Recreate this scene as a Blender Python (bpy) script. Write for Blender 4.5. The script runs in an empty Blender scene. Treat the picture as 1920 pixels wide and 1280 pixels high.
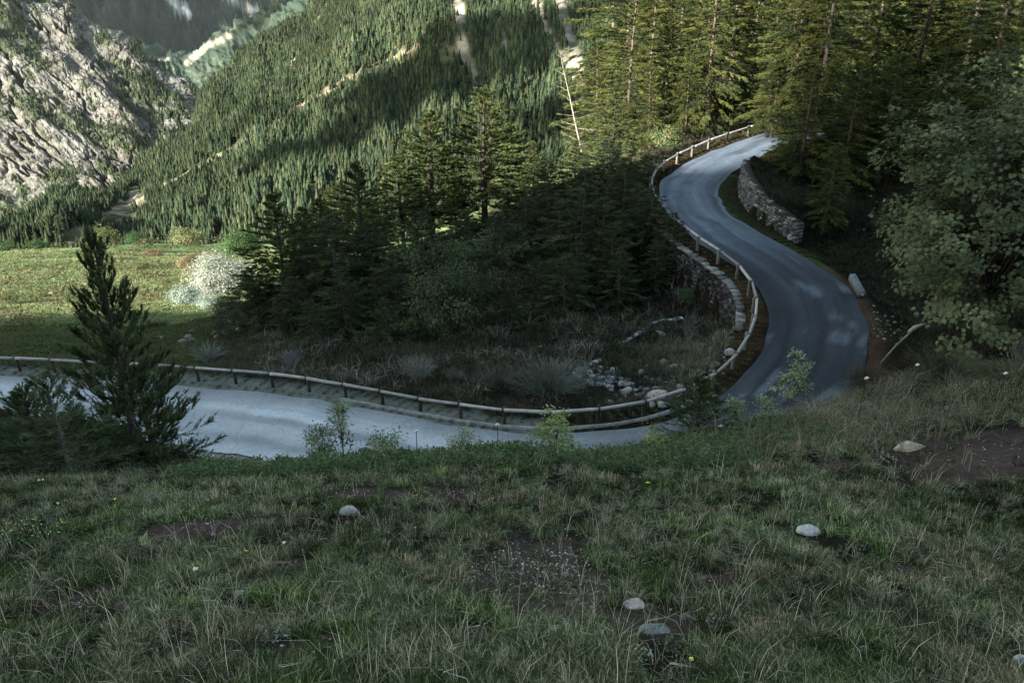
import bpy, math
import numpy as np
from mathutils import Vector
R = math.radians
S = bpy.context.scene
COL = S.collection
# ------------------------------------------------------------------ camera
PITCH = 25.0
FPX = 1493.0
cam = bpy.data.objects.new('camera', bpy.data.cameras.new('camera'))
COL.objects.link(cam); S.camera = cam
cam.location = (0, 0, 0); cam.rotation_euler = (R(90-PITCH), 0, 0)
cam.data.sensor_width = 36; cam.data.lens = 36*FPX/1920
cam.data.clip_start = 0.1; cam.data.clip_end = 30000
S.render.resolution_x = 1024; S.render.resolution_y = 682
# ------------------------------------------------------------------ light
L = np.array([1.0, 0.77, -0.5]); LH = L/np.linalg.norm(L)      # direction the sunlight travels
SUN_EL = math.asin(-LH[2]); SUN_AZ = math.atan2(-LH[0], -LH[1])   # azimuth of the sun from +Y, clockwise
w = bpy.data.worlds.new('World'); S.world = w; w.use_nodes = True
nt = w.node_tree; nt.nodes.clear()
sky = nt.nodes.new('ShaderNodeTexSky'); sky.sky_type = 'NISHITA'; sky.sun_disc = False
sky.sun_elevation = SUN_EL; sky.sun_rotation = SUN_AZ; sky.altitude = 1500
sky.air_density = 1.0; sky.dust_density = 1.0; sky.ozone_density = 1.0
bg = nt.nodes.new('ShaderNodeBackground'); bg.inputs['Strength'].default_value = 0.145
wo = nt.nodes.new('ShaderNodeOutputWorld')
tint = nt.nodes.new('ShaderNodeMix'); tint.data_type = 'RGBA'; tint.blend_type = 'MULTIPLY'; tint.inputs[0].default_value = 1; tint.inputs[7].default_value = (1.20, 1.0, .70, 1)
nt.links.new(sky.outputs[0], tint.inputs[6]); nt.links.new(tint.outputs[2], bg.inputs[0]); nt.links.new(bg.outputs[0], wo.inputs[0])
sl = bpy.data.lights.new('sun', 'SUN'); sl.energy = 4.6; sl.angle = R(0.5); sl.color = (1, 0.94, 0.84)
so = bpy.data.objects.new('sun', sl); COL.objects.link(so)
so.rotation_euler = Vector(tuple(-LH)).to_track_quat('Z', 'Y').to_euler()
S.view_settings.view_transform = 'Standard'; S.view_settings.look = 'None'
S.view_settings.exposure = 2.4; S.view_settings.gamma = 1.0
# ------------------------------------------------------------------ maths helpers
cp, sp = math.cos(R(PITCH)), math.sin(R(PITCH))
def P(px, py, Y):
    """point on the line of sight through a photo pixel (1920x1280) at forward distance Y"""
    px = np.asarray(px, float); py = np.asarray(py, float)
    u = (px-960)/FPX; v = (640-py)/FPX
    t = Y/(cp+v*sp)
    return np.stack(np.broadcast_arrays(u*t, Y+0*t, (v*cp-sp)*t), -1)
def PZ(px, py, z):
    u = (px-960)/FPX; v = (640-py)/FPX
    t = z/(v*cp-sp)
    return np.array([u*t, (cp+v*sp)*t, z])
def proj(p):
    p = np.asarray(p, float); d = p[..., 1]*cp-p[..., 2]*sp; up = p[..., 1]*sp+p[..., 2]*cp
    d = np.maximum(d, .01)
    return 960+FPX*p[..., 0]/d, 640-FPX*up/d
def hash3(ix, iy, iz, seed):
    h = (ix*374761393+iy*668265263+iz*2147483647+seed*1274126177) & 0xffffffff
    h = ((h ^ (h >> 13))*1103515245) & 0xffffffff
    h = ((h ^ (h >> 15))*2246822519) & 0xffffffff
    return ((h ^ (h >> 16)) & 0xffffff)/float(0xffffff)
def noise(p, seed=0):
    """value noise in -1..1, p (...,3) or (...,2)"""
    p = np.asarray(p, float)
    if p.shape[-1] == 2: p = np.concatenate([p, np.zeros(p.shape[:-1]+(1,))], -1)
    i = np.floor(p).astype(np.int64); f = p-i; f = f*f*f*(f*(f*6-15)+10)
    r = 0
    for a in (0, 1):
        for b in (0, 1):
            for c in (0, 1):
                wgt = (f[..., 0] if a else 1-f[..., 0])*(f[..., 1] if b else 1-f[..., 1])*(f[..., 2] if c else 1-f[..., 2])
                r = r+wgt*hash3(i[..., 0]+a, i[..., 1]+b, i[..., 2]+c, seed)
    return r*2-1
def fbm(p, octv=4, seed=0, gain=.5, ridged=False):
    p = np.asarray(p, float); r = 0; a = 1; n = 0
    for k in range(octv):
        v = noise(p*(2.03**k)+k*17.3, seed+k)
        if ridged: v = 1-2*np.abs(v)
        r = r+a*v; n += a; a *= gain
    return r/n
def sstep(a, b, x):
    t = np.clip((x-a)/(b-a), 0, 1); return t*t*(3-2*t)
def segdist(px, py, pts):
    """distance in the plane to a polyline"""
    best = np.full(np.shape(px), 1e9)
    for (x0, y0), (x1, y1) in zip(pts[:-1], pts[1:]):
        dx, dy = x1-x0, y1-y0
        t = np.clip(((px-x0)*dx+(py-y0)*dy)/(dx*dx+dy*dy+1e-9), 0, 1)
        best = np.minimum(best, np.hypot(px-x0-t*dx, py-y0-t*dy))
    return best
def unit(v): return v/np.maximum(np.linalg.norm(v, axis=-1, keepdims=True), 1e-9)
# ------------------------------------------------------------------ object helpers
def mk(name, V, F, mat, col=None, smooth=False, parent=None):
    """one mesh object from arrays; F is one (n,k) array or a list of them"""
    if isinstance(F, np.ndarray): F = [F]
    me = bpy.data.meshes.new(name)
    V = np.asarray(V, np.float32); F = [np.asarray(f, np.int32) for f in F if len(f)]
    me.vertices.add(len(V)); me.vertices.foreach_set('co', V.ravel())
    nl = sum(f.size for f in F); nf = sum(len(f) for f in F)
    me.loops.add(nl); me.polygons.add(nf)
    me.loops.foreach_set('vertex_index', np.concatenate([f.ravel() for f in F]))
    sizes = np.concatenate([np.full(len(f), f.shape[1], np.int32) for f in F])
    st = np.concatenate([[0], np.cumsum(sizes)[:-1]]).astype(np.int32)
    me.polygons.foreach_set('loop_start', st)
    me.polygons.foreach_set('loop_total', sizes)
    if smooth: me.polygons.foreach_set('use_smooth', np.ones(nf, bool))
    me.update(calc_edges=True)
    if col is not None:
        a = me.color_attributes.new('Col', 'FLOAT_COLOR', 'POINT')
        c = np.ones((len(V), 4), np.float32); c[:, :3] = col
        a.data.foreach_set('color', c.ravel())
    me.validate()
    o = bpy.data.objects.new(name, me)
    if mat: me.materials.append(mat)
    COL.objects.link(o)
    if parent: o.parent = parent
    return o
def tag(o, label=None, cat=None, group=None, kind=None):
    if label: o['label'] = label
    if cat: o['category'] = cat
    if group: o['group'] = group
    if kind: o['kind'] = kind
    return o
def empty(name, loc=(0, 0, 0), rz=0, sc=1):
    o = bpy.data.objects.new(name, None); COL.objects.link(o)
    o.location = tuple(float(a) for a in loc); o.rotation_euler = (0, 0, rz); o.scale = (sc, sc, sc); o.empty_display_size = .2
    return o
def dup(root, parent=None):
    c = root.copy(); COL.objects.link(c)
    if parent: c.parent = parent
    for ch in root.children: dup(ch, c)
    return c
def grid_faces(nv, nu):
    i = np.arange(nv-1)[:, None]*nu+np.arange(nu-1)[None, :]
    i = i.ravel(); return np.stack([i, i+1, i+nu+1, i+nu], 1)
def tube(pts, rad, n=6, cap=True):
    pts = np.asarray(pts, float); rad = np.broadcast_to(rad, (len(pts),)).astype(float)
    T = unit(np.gradient(pts, axis=0))
    up = np.array([0, 0, 1.0]) if abs(T[:, 2]).mean() < .8 else np.array([1.0, 0, 0])
    A = unit(np.cross(T, up)); B = np.cross(T, A)
    th = np.arange(n)*2*math.pi/n
    V = pts[:, None]+rad[:, None, None]*(np.cos(th)[None, :, None]*A[:, None]+np.sin(th)[None, :, None]*B[:, None])
    V = V.reshape(-1, 3); F = []
    for k in range(len(pts)-1):
        a = k*n+np.arange(n); b = k*n+(np.arange(n)+1) % n
        F.append(np.stack([a, b, b+n, a+n], 1))
    F = np.concatenate(F); tri = np.zeros((0, 3), int)
    if cap:
        V = np.concatenate([V, pts[:1], pts[-1:]]); c0 = len(V)-2; e = (len(pts)-1)*n; q = np.arange(n); r = (q+1) % n
        tri = np.concatenate([np.stack([r, q, np.full(n, c0)], 1), np.stack([e+q, e+r, np.full(n, c0+1)], 1)])
    return V, F, tri
class MB:
    """collects pieces into one mesh"""
    def __init__(s): s.V = []; s.F = {}; s.C = []; s.n = 0
    def add(s, V, *Fs, col=(1, 1, 1)):
        V = np.asarray(V, float); c = np.broadcast_to(np.asarray(col, float), (len(V), 3))
        for f in Fs:
            f = np.asarray(f)
            if len(f): s.F.setdefault(f.shape[1], []).append(f+s.n)
        s.V.append(V); s.C.append(c); s.n += len(V)
    def tube(s, pts, rad, n=6, col=(1, 1, 1), cap=True):
        V, F, T = tube(pts, rad, n, cap); s.add(V, F, T, col=col)
    def box(s, c, x, y, z, col=(1, 1, 1), jit=0, rng=None):
        c, x, y, z = (np.asarray(a, float) for a in (c, x, y, z))
        V = np.array([c+a*x+b*y+d*z for d in (-.5, .5) for b in (-.5, .5) for a in (-.5, .5)])
        if jit: V = V+rng.uniform(-jit, jit, V.shape)
        s.add(V, [[0, 2, 3, 1], [4, 5, 7, 6], [0, 1, 5, 4], [2, 6, 7, 3], [0, 4, 6, 2], [1, 3, 7, 5]], col=col)
    def build(s, name, mat, parent=None, smooth=False):
        return mk(name, np.concatenate(s.V), [np.concatenate(f) for f in s.F.values()], mat, np.concatenate(s.C), smooth, parent)
# ------------------------------------------------------------------ materials
def mat(name, base=None, rough=.9, attr=False, nscale=None, namt=.35, bump=0, bscale=20, spec=.2, transl=0, cols=None, detail=5, voronoi=0, coord='Object'):
    m = bpy.data.materials.new(name); m.use_nodes = True
    n, l = m.node_tree.nodes, m.node_tree.links
    b = n['Principled BSDF']; b.inputs['Roughness'].default_value = rough
    b.inputs['Specular IOR Level'].default_value = spec
    tc = n.new('ShaderNodeTexCoord')
    if attr:
        a = n.new('ShaderNodeAttribute'); a.attribute_name = 'Col'; c = a.outputs['Color']
    else:
        a = n.new('ShaderNodeRGB'); a.outputs[0].default_value = (*base, 1); c = a.outputs[0]
    for i, sc in enumerate(nscale or []):
        t = n.new('ShaderNodeTexNoise'); t.inputs['Scale'].default_value = sc; t.inputs['Detail'].default_value = detail
        t.inputs['Roughness'].default_value = .65
        l.new(tc.outputs[coord], t.inputs['Vector'])
        r = n.new('ShaderNodeMapRange'); r.inputs[1].default_value = .3; r.inputs[2].default_value = .7
        r.inputs[3].default_value = 1-namt; r.inputs[4].default_value = 1+namt
        l.new(t.outputs[0], r.inputs[0])
        x = n.new('ShaderNodeVectorMath'); x.operation = 'SCALE'
        l.new(c, x.inputs[0]); l.new(r.outputs[0], x.inputs['Scale']); c = x.outputs[0]
    if cols:                      # (colour, noise scale, low, high): patches of another colour the surface really has
        for (cc, sc, lo, hi) in cols:
            t = n.new('ShaderNodeTexNoise'); t.inputs['Scale'].default_value = sc; t.inputs['Detail'].default_value = 6
            l.new(tc.outputs[coord], t.inputs['Vector'])
            r = n.new('ShaderNodeMapRange'); r.inputs[1].default_value = lo; r.inputs[2].default_value = hi
            l.new(t.outputs[0], r.inputs[0])
            x = n.new('ShaderNodeMix'); x.data_type = 'RGBA'
            l.new(r.outputs[0], x.inputs[0]); l.new(c, x.inputs[6]); x.inputs[7].default_value = (*cc, 1); c = x.outputs[2]
    l.new(c, b.inputs['Base Color'])
    if bump:
        t = n.new('ShaderNodeTexNoise'); t.inputs['Scale'].default_value = bscale; t.inputs['Detail'].default_value = 8
        t.inputs['Roughness'].default_value = .7
        l.new(tc.outputs[coord], t.inputs['Vector'])
        bp = n.new('ShaderNodeBump'); bp.inputs['Strength'].default_value = 1; bp.inputs['Distance'].default_value = bump
        l.new(t.outputs[0], bp.inputs['Height']); l.new(bp.outputs[0], b.inputs['Normal'])
    if transl:
        tr = n.new('ShaderNodeBsdfTranslucent'); l.new(c, tr.inputs[0])
        mx = n.new('ShaderNodeMixShader'); mx.inputs[0].default_value = transl
        l.new(b.outputs[0], mx.inputs[1]); l.new(tr.outputs[0], mx.inputs[2])
        l.new(mx.outputs[0], n['Material Output'].inputs[0])
    return m
M = {}
M['ground'] = mat('ground_soil', attr=True, spec=0, nscale=[.9, 9], namt=.35, bump=.06, bscale=6)
M['leaf'] = mat('foliage', attr=True, rough=.7, transl=.25, spec=.0)
M['grass'] = mat('grass_blades', attr=True, rough=.75, transl=.25, spec=.0)
M['bark'] = mat('bark', attr=True, spec=.0, nscale=[6, 40], namt=.4, bump=.02, bscale=25)
M['rock'] = mat('rock_face', attr=True, spec=0, nscale=[.02, .15], namt=.22, bump=2.2, bscale=.12)
M['hill'] = mat('far_hill', attr=True, spec=0, nscale=[.01, .06], namt=.3, bump=6.0, bscale=.05)
M['asphalt'] = mat('asphalt', attr=True, rough=.85, nscale=[.35, 9, 45], namt=.20, bump=.006, bscale=70, spec=.25)
M['stone'] = mat('stone', attr=True, spec=.05, nscale=[3, 20], namt=.35, cols=[((.05, .052, .045), 7, .55, .75)], bump=.03, bscale=12)
def cracks(m, scale, wd, amt, ns=1.1, na=1.0):
    n, l = m.node_tree.nodes, m.node_tree.links; b = n['Principled BSDF']; c = b.inputs['Base Color'].links[0].from_socket; tc = n['Texture Coordinate']
    nz = n.new('ShaderNodeTexNoise'); nz.inputs['Scale'].default_value = ns; nz.inputs['Detail'].default_value = 6; l.new(tc.outputs['Object'], nz.inputs['Vector'])
    ad = n.new('ShaderNodeVectorMath'); ad.operation = 'ADD'; sc = n.new('ShaderNodeVectorMath'); sc.operation = 'SCALE'; sc.inputs['Scale'].default_value = na; l.new(nz.outputs['Color'], sc.inputs[0]); l.new(tc.outputs['Object'], ad.inputs[0]); l.new(sc.outputs[0], ad.inputs[1])
    v = n.new('ShaderNodeTexVoronoi'); v.feature = 'DISTANCE_TO_EDGE'; v.inputs['Scale'].default_value = scale; l.new(ad.outputs[0], v.inputs['Vector'])
    r = n.new('ShaderNodeMapRange'); r.inputs[1].default_value = 0; r.inputs[2].default_value = wd; r.inputs[3].default_value = amt; r.inputs[4].default_value = 1; l.new(v.outputs['Distance'], r.inputs[0])
    x = n.new('ShaderNodeVectorMath'); x.operation = 'SCALE'; l.new(c, x.inputs[0]); l.new(r.outputs[0], x.inputs['Scale']); l.new(x.outputs[0], b.inputs['Base Color'])
cracks(M['asphalt'], .42, .018, .80)
cracks(M['rock'], .022, .05, .35, .02, 60); cracks(M['rock'], .07, .09, .55, .05, 25)
M['wood'] = mat('weathered_wood', attr=True, nscale=[4, 30], namt=.25, bump=.01, bscale=30)
M['metal'] = mat('dark_metal', (.02, .018, .018), rough=.6, nscale=[20], namt=.3)
M['rust'] = mat('rusty_iron', (.035, .016, .012), rough=.8, nscale=[20], namt=.4)
M['white'] = mat('white_plastic', (.6, .62, .62), rough=.5, nscale=[20], namt=.1)
M['petal'] = mat('petals', attr=True, rough=.6, transl=.2)
M['shade_cloud'] = mat('shade_cloud', (.8, .8, .8), rough=1, nscale=[.01], namt=.05)
M['concrete'] = mat('concrete', (.13, .145, .155), nscale=[3, 25], namt=.25, bump=.01, bscale=40)
# ------------------------------------------------------------------ road alignment (rail line, photo pixel + height of the road there)
RAIL = [(-260, 650, -19.2), (-120, 662, -19), (0, 672, -18.75), (75, 673, -18.65), (265, 683, -18.45), (335, 688, -18.35), (405, 692, -18.3), (480, 697, -18.2), (555, 706, -18.1),
        (625, 716, -18.0), (703, 731, -17.9), (775, 744, -17.75), (856, 758, -17.6), (940, 770, -17.5), (1030, 775, -17.35), (1122, 770, -17.2), (1210, 757, -17.1),
        (1285, 735, -16.95), (1345, 704, -16.8), (1390, 660, -16.6), (1415, 610, -16.4), (1423, 570, -16.2), (1415, 525, -15.95), (1380, 488, -15.7), (1345, 466, -15.5),
        (1310, 445, -15.3), (1275, 420, -15.1), (1250, 395, -14.9), (1228, 370, -14.75), (1220, 345, -14.6), (1225, 320, -14.4), (1250, 300, -14.1), (1290, 280, -13.7),
        (1330, 262, -13.3), (1370, 248, -12.9), (1405, 236, -12.5), (1450, 226, -12.1), (1510, 218, -11.8)]
rp = np.array([PZ(a, b, z+.72) for a, b, z in RAIL]); rp[:, 2] -= .72
def resample(p, step):
    d = np.concatenate([[0], np.cumsum(np.linalg.norm(np.diff(p[:, :2], axis=0), axis=1))])
    n = int(d[-1]/step)+1; s = np.linspace(0, d[-1], n)
    return s, np.stack([np.interp(s, d, p[:, k]) for k in range(3)], 1)
_, q = resample(rp, .5)
for _i in range(14): q[1:-1] = (q[:-2]+2*q[1:-1]+q[2:])/4
rs, rail = resample(q, .5)
tan = unit(np.gradient(rail, axis=0)*np.array([1, 1, 0])); out = np.stack([tan[:, 1], -tan[:, 0], 0*tan[:, 0]], 1)   # towards the road
for _i in range(6): out[1:-1] = unit(out[:-2]+2*out[1:-1]+out[2:])
RW = 5.1
hair = np.exp(-((np.arange(len(rail))-np.argmin(np.linalg.norm(rail[:, :2]-rp[18, :2], axis=1)))/18.0)**2)
width = RW-.1-.45*hair
inner = .62                          # rail to asphalt
def off(e, dz=0):
    """the line e metres from the rail towards (+) or away from (-) the road"""
    return rail+out*np.asarray(e).reshape(-1, 1)+np.array([0, 0, dz])
def rail_index(px, py): 
    a, b = proj(rail+np.array([0, 0, .72])); return int(np.argmin(np.hypot(a-px, b-py)))
W1a, W1b = rail_index(1260, 408), rail_index(1421, 590)       # lower wall, first and last rail sample (upper end first in photo)
w1lo, w1hi = min(W1a, W1b), max(W1a, W1b)
iw2a, iw2b = rail_index(1318, 449), rail_index(1262, 294)
width = width-.85*sstep(iw2a-8, iw2a+14, np.arange(len(rail)))
centre = off(inner+width/2)
# ------------------------------------------------------------------ terrain
ctl = []
def C(px, py, Y): ctl.append(P(px, py, Y))
for x in (-40, -15, 0, 15, 40):
    ctl.append(np.array([x, -25, 9.0])); ctl.append(np.array([x, -8, 1.2])); ctl.append(np.array([x, 0, -2.5]))
for px, a in ((0, 0), (480, 0), (960, 0), (1440, 0), (1920, 0)):
    C(px, 1280, 4.3); C(px, 1060, 7.4); C(px, 950, 9.9)
for px in (0, 250, 520, 760, 1000, 1250): C(px, 905, 11.8)
for px, py, Y in ((520, 868, 14.6), (760, 860, 14.6), (1000, 855, 14.6), (1250, 850, 14.6), (0, 905, 14), (250, 895, 14.5), (1450, 850, 13.5), (1700, 855, 12.2), (1920, 850, 11.5),
                  (1300, 815, 17), (1450, 792, 18), (1550, 765, 18.5), (1625, 800, 15), (1700, 765, 17), (1800, 790, 14.2), (1920, 760, 15), (1620, 735, 20.5), (1720, 700, 22), (1900, 690, 21),
                  (2100, 760, 14), (2100, 680, 22), (2300, 1000, 9), (-300, 1000, 9), (-300, 880, 15),
                  (180, 850, 18.5), (0, 850, 19), (60, 835, 22)): C(px, py, Y)
# lower part of the bank down to the road (hidden behind the crest)
for px, z, Y in ((300, -15.3, 22.5), (520, -15, 21), (760, -14.6, 20), (1000, -14.3, 19.6), (1250, -14.2, 20.5), (1450, -14.0, 22.5), (1560, -13.9, 24), (1640, -13.9, 26)):
    t = Y*cp-z*sp; ctl.append(np.array([(px-960)/FPX*t, Y, z]))
# right of the hairpin and up the hillside
for px, py, Y in ((1700, 650, 30), (1900, 640, 30), (1680, 590, 39), (1750, 560, 40), (1650, 520, 45), (1900, 480, 42), (1580, 440, 50), (1700, 430, 50), (1900, 300, 54), (1520, 400, 53),
                  (1500, 330, 58), (1550, 290, 64), (1700, 270, 70), (1550, 235, 80), (1450, 200, 98), (1650, 200, 98), (1850, 190, 100), (1300, 205, 100), (1700, 100, 150), (1900, 90, 150), (1500, 130, 145),
                  (1900, 20, 220), (1600, 70, 220), (2300, 300, 60), (2300, 100, 120), (2300, 500, 35)): C(px, py, Y)
# the gully inside the hairpin
for px, py, Y in ((1100, 742, 32.6), (1200, 720, 33.3), (1290, 690, 35), (1100, 690, 36), (1220, 640, 38.5), (1340, 640, 37.8), (1385, 618, 38.6), (1000, 700, 34.5), (1100, 640, 40), (1100, 600, 43), (1250, 590, 43), (1330, 560, 43.4), (1290, 500, 48),
                  (1200, 540, 47), (1000, 560, 46), (1000, 500, 51), (1100, 450, 55), (1230, 460, 52), (1180, 400, 58), (850, 640, 41.5), (850, 700, 35), (700, 600, 47), (700, 680, 38), (850, 540, 50), (900, 440, 62),
                  (1100, 350, 66), (1185, 330, 62), (1180, 300, 69), (1250, 272, 72), (700, 500, 60), (560, 600, 50), (560, 680, 39), (600, 530, 58)): C(px, py, Y)
# left: knolls and meadow in the valley
for px, py, Y in ((450, 655, 43), (300, 660, 43), (100, 655, 42), (-100, 650, 43), (330, 622, 56), (150, 640, 52), (480, 620, 52), (250, 600, 78), (0, 605, 78), (400, 600, 76), (100, 560, 105), (300, 550, 108),
                  (500, 540, 110), (-150, 560, 100), (0, 520, 145), (250, 515, 150), (450, 510, 150), (100, 480, 210), (350, 480, 215), (600, 470, 220), (50, 465, 290), (300, 458, 300), (500, 452, 310),
                  (650, 440, 330), (800, 430, 300), (-300, 500, 250), (750, 440, 190), (900, 410, 200), (950, 385, 110), (800, 450, 110), (700, 470, 120), (1080, 350, 100), (1150, 320, 150), (1250, 280, 200),
                  (1400, 220, 250), (1180, 285, 95)): C(px, py, Y)
ctl = np.array(ctl)
def tps_fit(c, lam=.05):
    n = len(c); d = np.linalg.norm(c[:, None, :2]-c[None, :, :2], axis=-1)
    K = np.where(d > 0, d*d*np.log(d+1e-12), 0)+np.eye(n)*lam*30
    Pm = np.hstack([np.ones((n, 1)), c[:, :2]])
    A = np.block([[K, Pm], [Pm.T, np.zeros((3, 3))]])
    return np.linalg.solve(A, np.concatenate([c[:, 2], np.zeros(3)]))
cw = tps_fit(ctl)
def tps(x, y):
    r = cw[-3]+cw[-2]*x+cw[-1]*y
    for k, c in enumerate(ctl):
        d2 = (x-c[0])**2+(y-c[1])**2+1e-9
        r = r+cw[k]*d2*.5*np.log(d2)
    return r
def axis(a, lo, hi, step, b, grow=1.06, cap=9):
    m = list(np.arange(lo, hi, step)); s = step; v = hi
    up = []
    while v < b: up.append(v); s = min(s*grow, cap); v += s
    s = step; v = lo; dn = []
    while v > a: s = min(s*grow, cap); v -= s; dn.append(v)
    return np.array(dn[::-1]+m+up)
gx = axis(-420, -34, 38, .34, 420); gy = axis(-60, 2, 72, .34, 430)
GX, GY = np.meshgrid(gx, gy)
GZ = tps(GX, GY)
pts2 = np.stack([GX, GY], -1)
dist_c = np.hypot(GX, GY)
GZ += np.clip(dist_c/14, .3, 1)*.28*fbm(pts2/2.6, 4, 3)+np.clip((dist_c-30)/60, 0, 1)*1.3*fbm(pts2/17, 3, 8)+np.clip((dist_c-80)/200, 0, 1)*3*fbm(pts2/45, 3, 9)
# road bed cut into the slope
near = (GY > 15) & (GY < 90) & (np.abs(GX) < 60)
nx, ny = GX[near], GY[near]
bd = np.full(nx.shape, 1e9); bi = np.zeros(nx.shape, int)
for k in range(len(rail)):
    d = (nx-centre[k, 0])**2+(ny-centre[k, 1])**2
    m = d < bd; bd[m] = d[m]; bi[m] = k
e = ((nx-rail[bi, 0])*out[bi, 0]+(ny-rail[bi, 1])*out[bi, 1])     # + towards the road
rz = rail[bi, 2]
far_side = e-inner-width[bi]
w1 = ((bi >= w1lo) & (bi <= w1hi)); w2m = ((bi >= iw2a) & (bi <= iw2b))
# rail side: flat to e=-.35 (or -.95 where a wall holds the edge)
t_in = np.where(w1, sstep(.72, .98, -e), sstep(.35, 3.2, -e))
t_out = np.where(w2m, sstep(1.35, 1.6+1.2*(1-sstep(iw2a, iw2a+6, bi)), far_side), sstep(.35, 2.6, far_side))
z0 = GZ[near]
lowz = np.where(w1, np.minimum(z0, rz-2.6), z0)
wf_ = sstep(iw2a-2, iw2a+5, bi); highz = np.where(w2m & (far_side > 0), z0+(np.maximum(z0, rz+1.75-np.clip(far_side-1.6, 0, 20)*.28)-z0)*wf_, z0)
zn = np.where(e < 0, rz-.06+(lowz-rz+.06)*t_in, np.where(far_side > 0, rz-.06+(highz-rz+.06)*t_out, rz-.06))
valid = np.sqrt(bd) < 14
fade = sstep(14, 9, np.sqrt(bd)); GZ[near] = z0*(1-fade)+zn*fade
rdE = np.full(GX.shape, 99.0); rdF = np.full(GX.shape, 99.0)
rdE[near] = np.where(valid, -e, 99); rdF[near] = np.where(valid, far_side, 99)
rdI = np.zeros(GX.shape, int); rdI[near] = bi
def H(x, y, A=None):
    A = GZ if A is None else A
    x = np.asarray(x, float); y = np.asarray(y, float)
    i = np.clip(np.searchsorted(gx, x)-1, 0, len(gx)-2); j = np.clip(np.searchsorted(gy, y)-1, 0, len(gy)-2)
    fx = np.clip((x-gx[i])/(gx[i+1]-gx[i]), 0, 1); fy = np.clip((y-gy[j])/(gy[j+1]-gy[j]), 0, 1)
    return (A[j, i]*(1-fx)+A[j, i+1]*fx)*(1-fy)+(A[j+1, i]*(1-fx)+A[j+1, i+1]*fx)*fy
def G(px, py, y0=2.0):
    """where the line of sight through a photo pixel meets the ground"""
    Y = y0*np.exp(np.linspace(0, math.log(400/y0), 1500))
    p = P(px, py, Y); h = H(p[:, 0], p[:, 1])
    k = np.argmax(p[:, 2] <= h)
    if p[k, 2] > h[k]: k = len(Y)-1
    return np.array([p[k, 0], p[k, 1], h[k]])
# bare soil patches of the near slope
DIRT = [(1010, 1066, 1.0, .72), (480, 1140, .3, .12), (1330, 1080, .3, .1), (900, 1180, .35, .12), (560, 1060, .3, .12), (380, 985, .95, .28), (150, 1125, .45, .3), (1830, 838, 2.3, .55), (1700, 1070, .3, .15), (700, 925, 1.0, .22), (840, 925, .6, .2), (1560, 870, .6, .2), (600, 1210, .4, .15), (1250, 1160, .35, .2), (330, 1215, .3, .15)]
DW = [(G(a, b), c, d) for a, b, c, d in DIRT]
def dirt(x, y):
    r = np.zeros(np.shape(x)); n = fbm(np.stack([x, y], -1)/.5, 3, 41)*.5
    for c, a, b in DW:
        dd = np.hypot((x-c[0])/(a*.85), (y-c[1]+b*.5)/(b*2.6))
        r = np.maximum(r, sstep(1.15, .75, dd+n))
    return r
def clump(x, y): return fbm(np.stack([x, y], -1)/1.1, 3, 55)
# ground colours (what grows or lies there; the left knolls also hold shade)
gc = np.zeros(GX.shape+(3,))
def setc(mask, c):
    global gc
    mask = np.clip(mask, 0, 1)[..., None]; gc = gc*(1-mask)+np.array(c)*mask
GPX, GPY = proj(np.stack([GX, GY, GZ], -1))
n1 = fbm(pts2/3.0, 4, 21); n2 = fbm(pts2/12, 4, 22)
setc(np.ones(GX.shape), (.012, .0105, .008))
setc(sstep(-.2, .4, n1)*.6, (.014, .016, .010))
setc(dirt(GX, GY), (.045, .034, .030))
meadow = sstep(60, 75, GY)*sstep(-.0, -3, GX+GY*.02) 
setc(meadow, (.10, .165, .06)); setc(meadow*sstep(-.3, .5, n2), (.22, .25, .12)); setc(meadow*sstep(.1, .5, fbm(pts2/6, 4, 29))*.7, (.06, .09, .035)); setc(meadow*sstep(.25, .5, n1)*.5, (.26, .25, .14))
leftk = sstep(38, 41, GY)*sstep(-10, -14, GX)*(1-meadow); setc(leftk*.9, (.032, .042, .022))  # dark knolls; the shadow band is partly put into this colour
rightf = sstep(78, 92, GY)*sstep(8, 14, GX); setc(rightf, (.07, .10, .035)); setc(rightf*sstep(0, .5, n1)*.6, (.14, .14, .06))
setc(sstep(1.7, .3, rdE)*(rdE > -.8)*sstep(-.25, .35, n1)*sstep(6, 12, GX)*sstep(58, 50, GY)*.6*sstep(-.5, .4, fbm(pts2/.7, 3, 25)), (.068, .040, .028))        # larch needles along the kerb
setc(sstep(1.7, .2, rdE)*(rdE > -.8)*(GX <= 2), (.10, .11, .10))
setc(sstep(1.8, .2, rdF)*(rdF > -.6)*(GX > 8)*sstep(58, 50, GY)*sstep(1.2, .3, rdF)*.7, (.065, .042, .029))
setc(sstep(1.6, .2, rdF)*(rdF > -.6)*(GX <= 8), (.17, .165, .155))
wv = sstep(.9, .5, rdF)*(rdF > -.4)*((rdI >= iw2a-6) & (rdI <= iw2b)); setc(wv*.9, (.035, .045, .02))
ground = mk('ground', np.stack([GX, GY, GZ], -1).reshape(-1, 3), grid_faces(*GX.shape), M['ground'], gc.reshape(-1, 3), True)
tag(ground, kind='structure')
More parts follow.
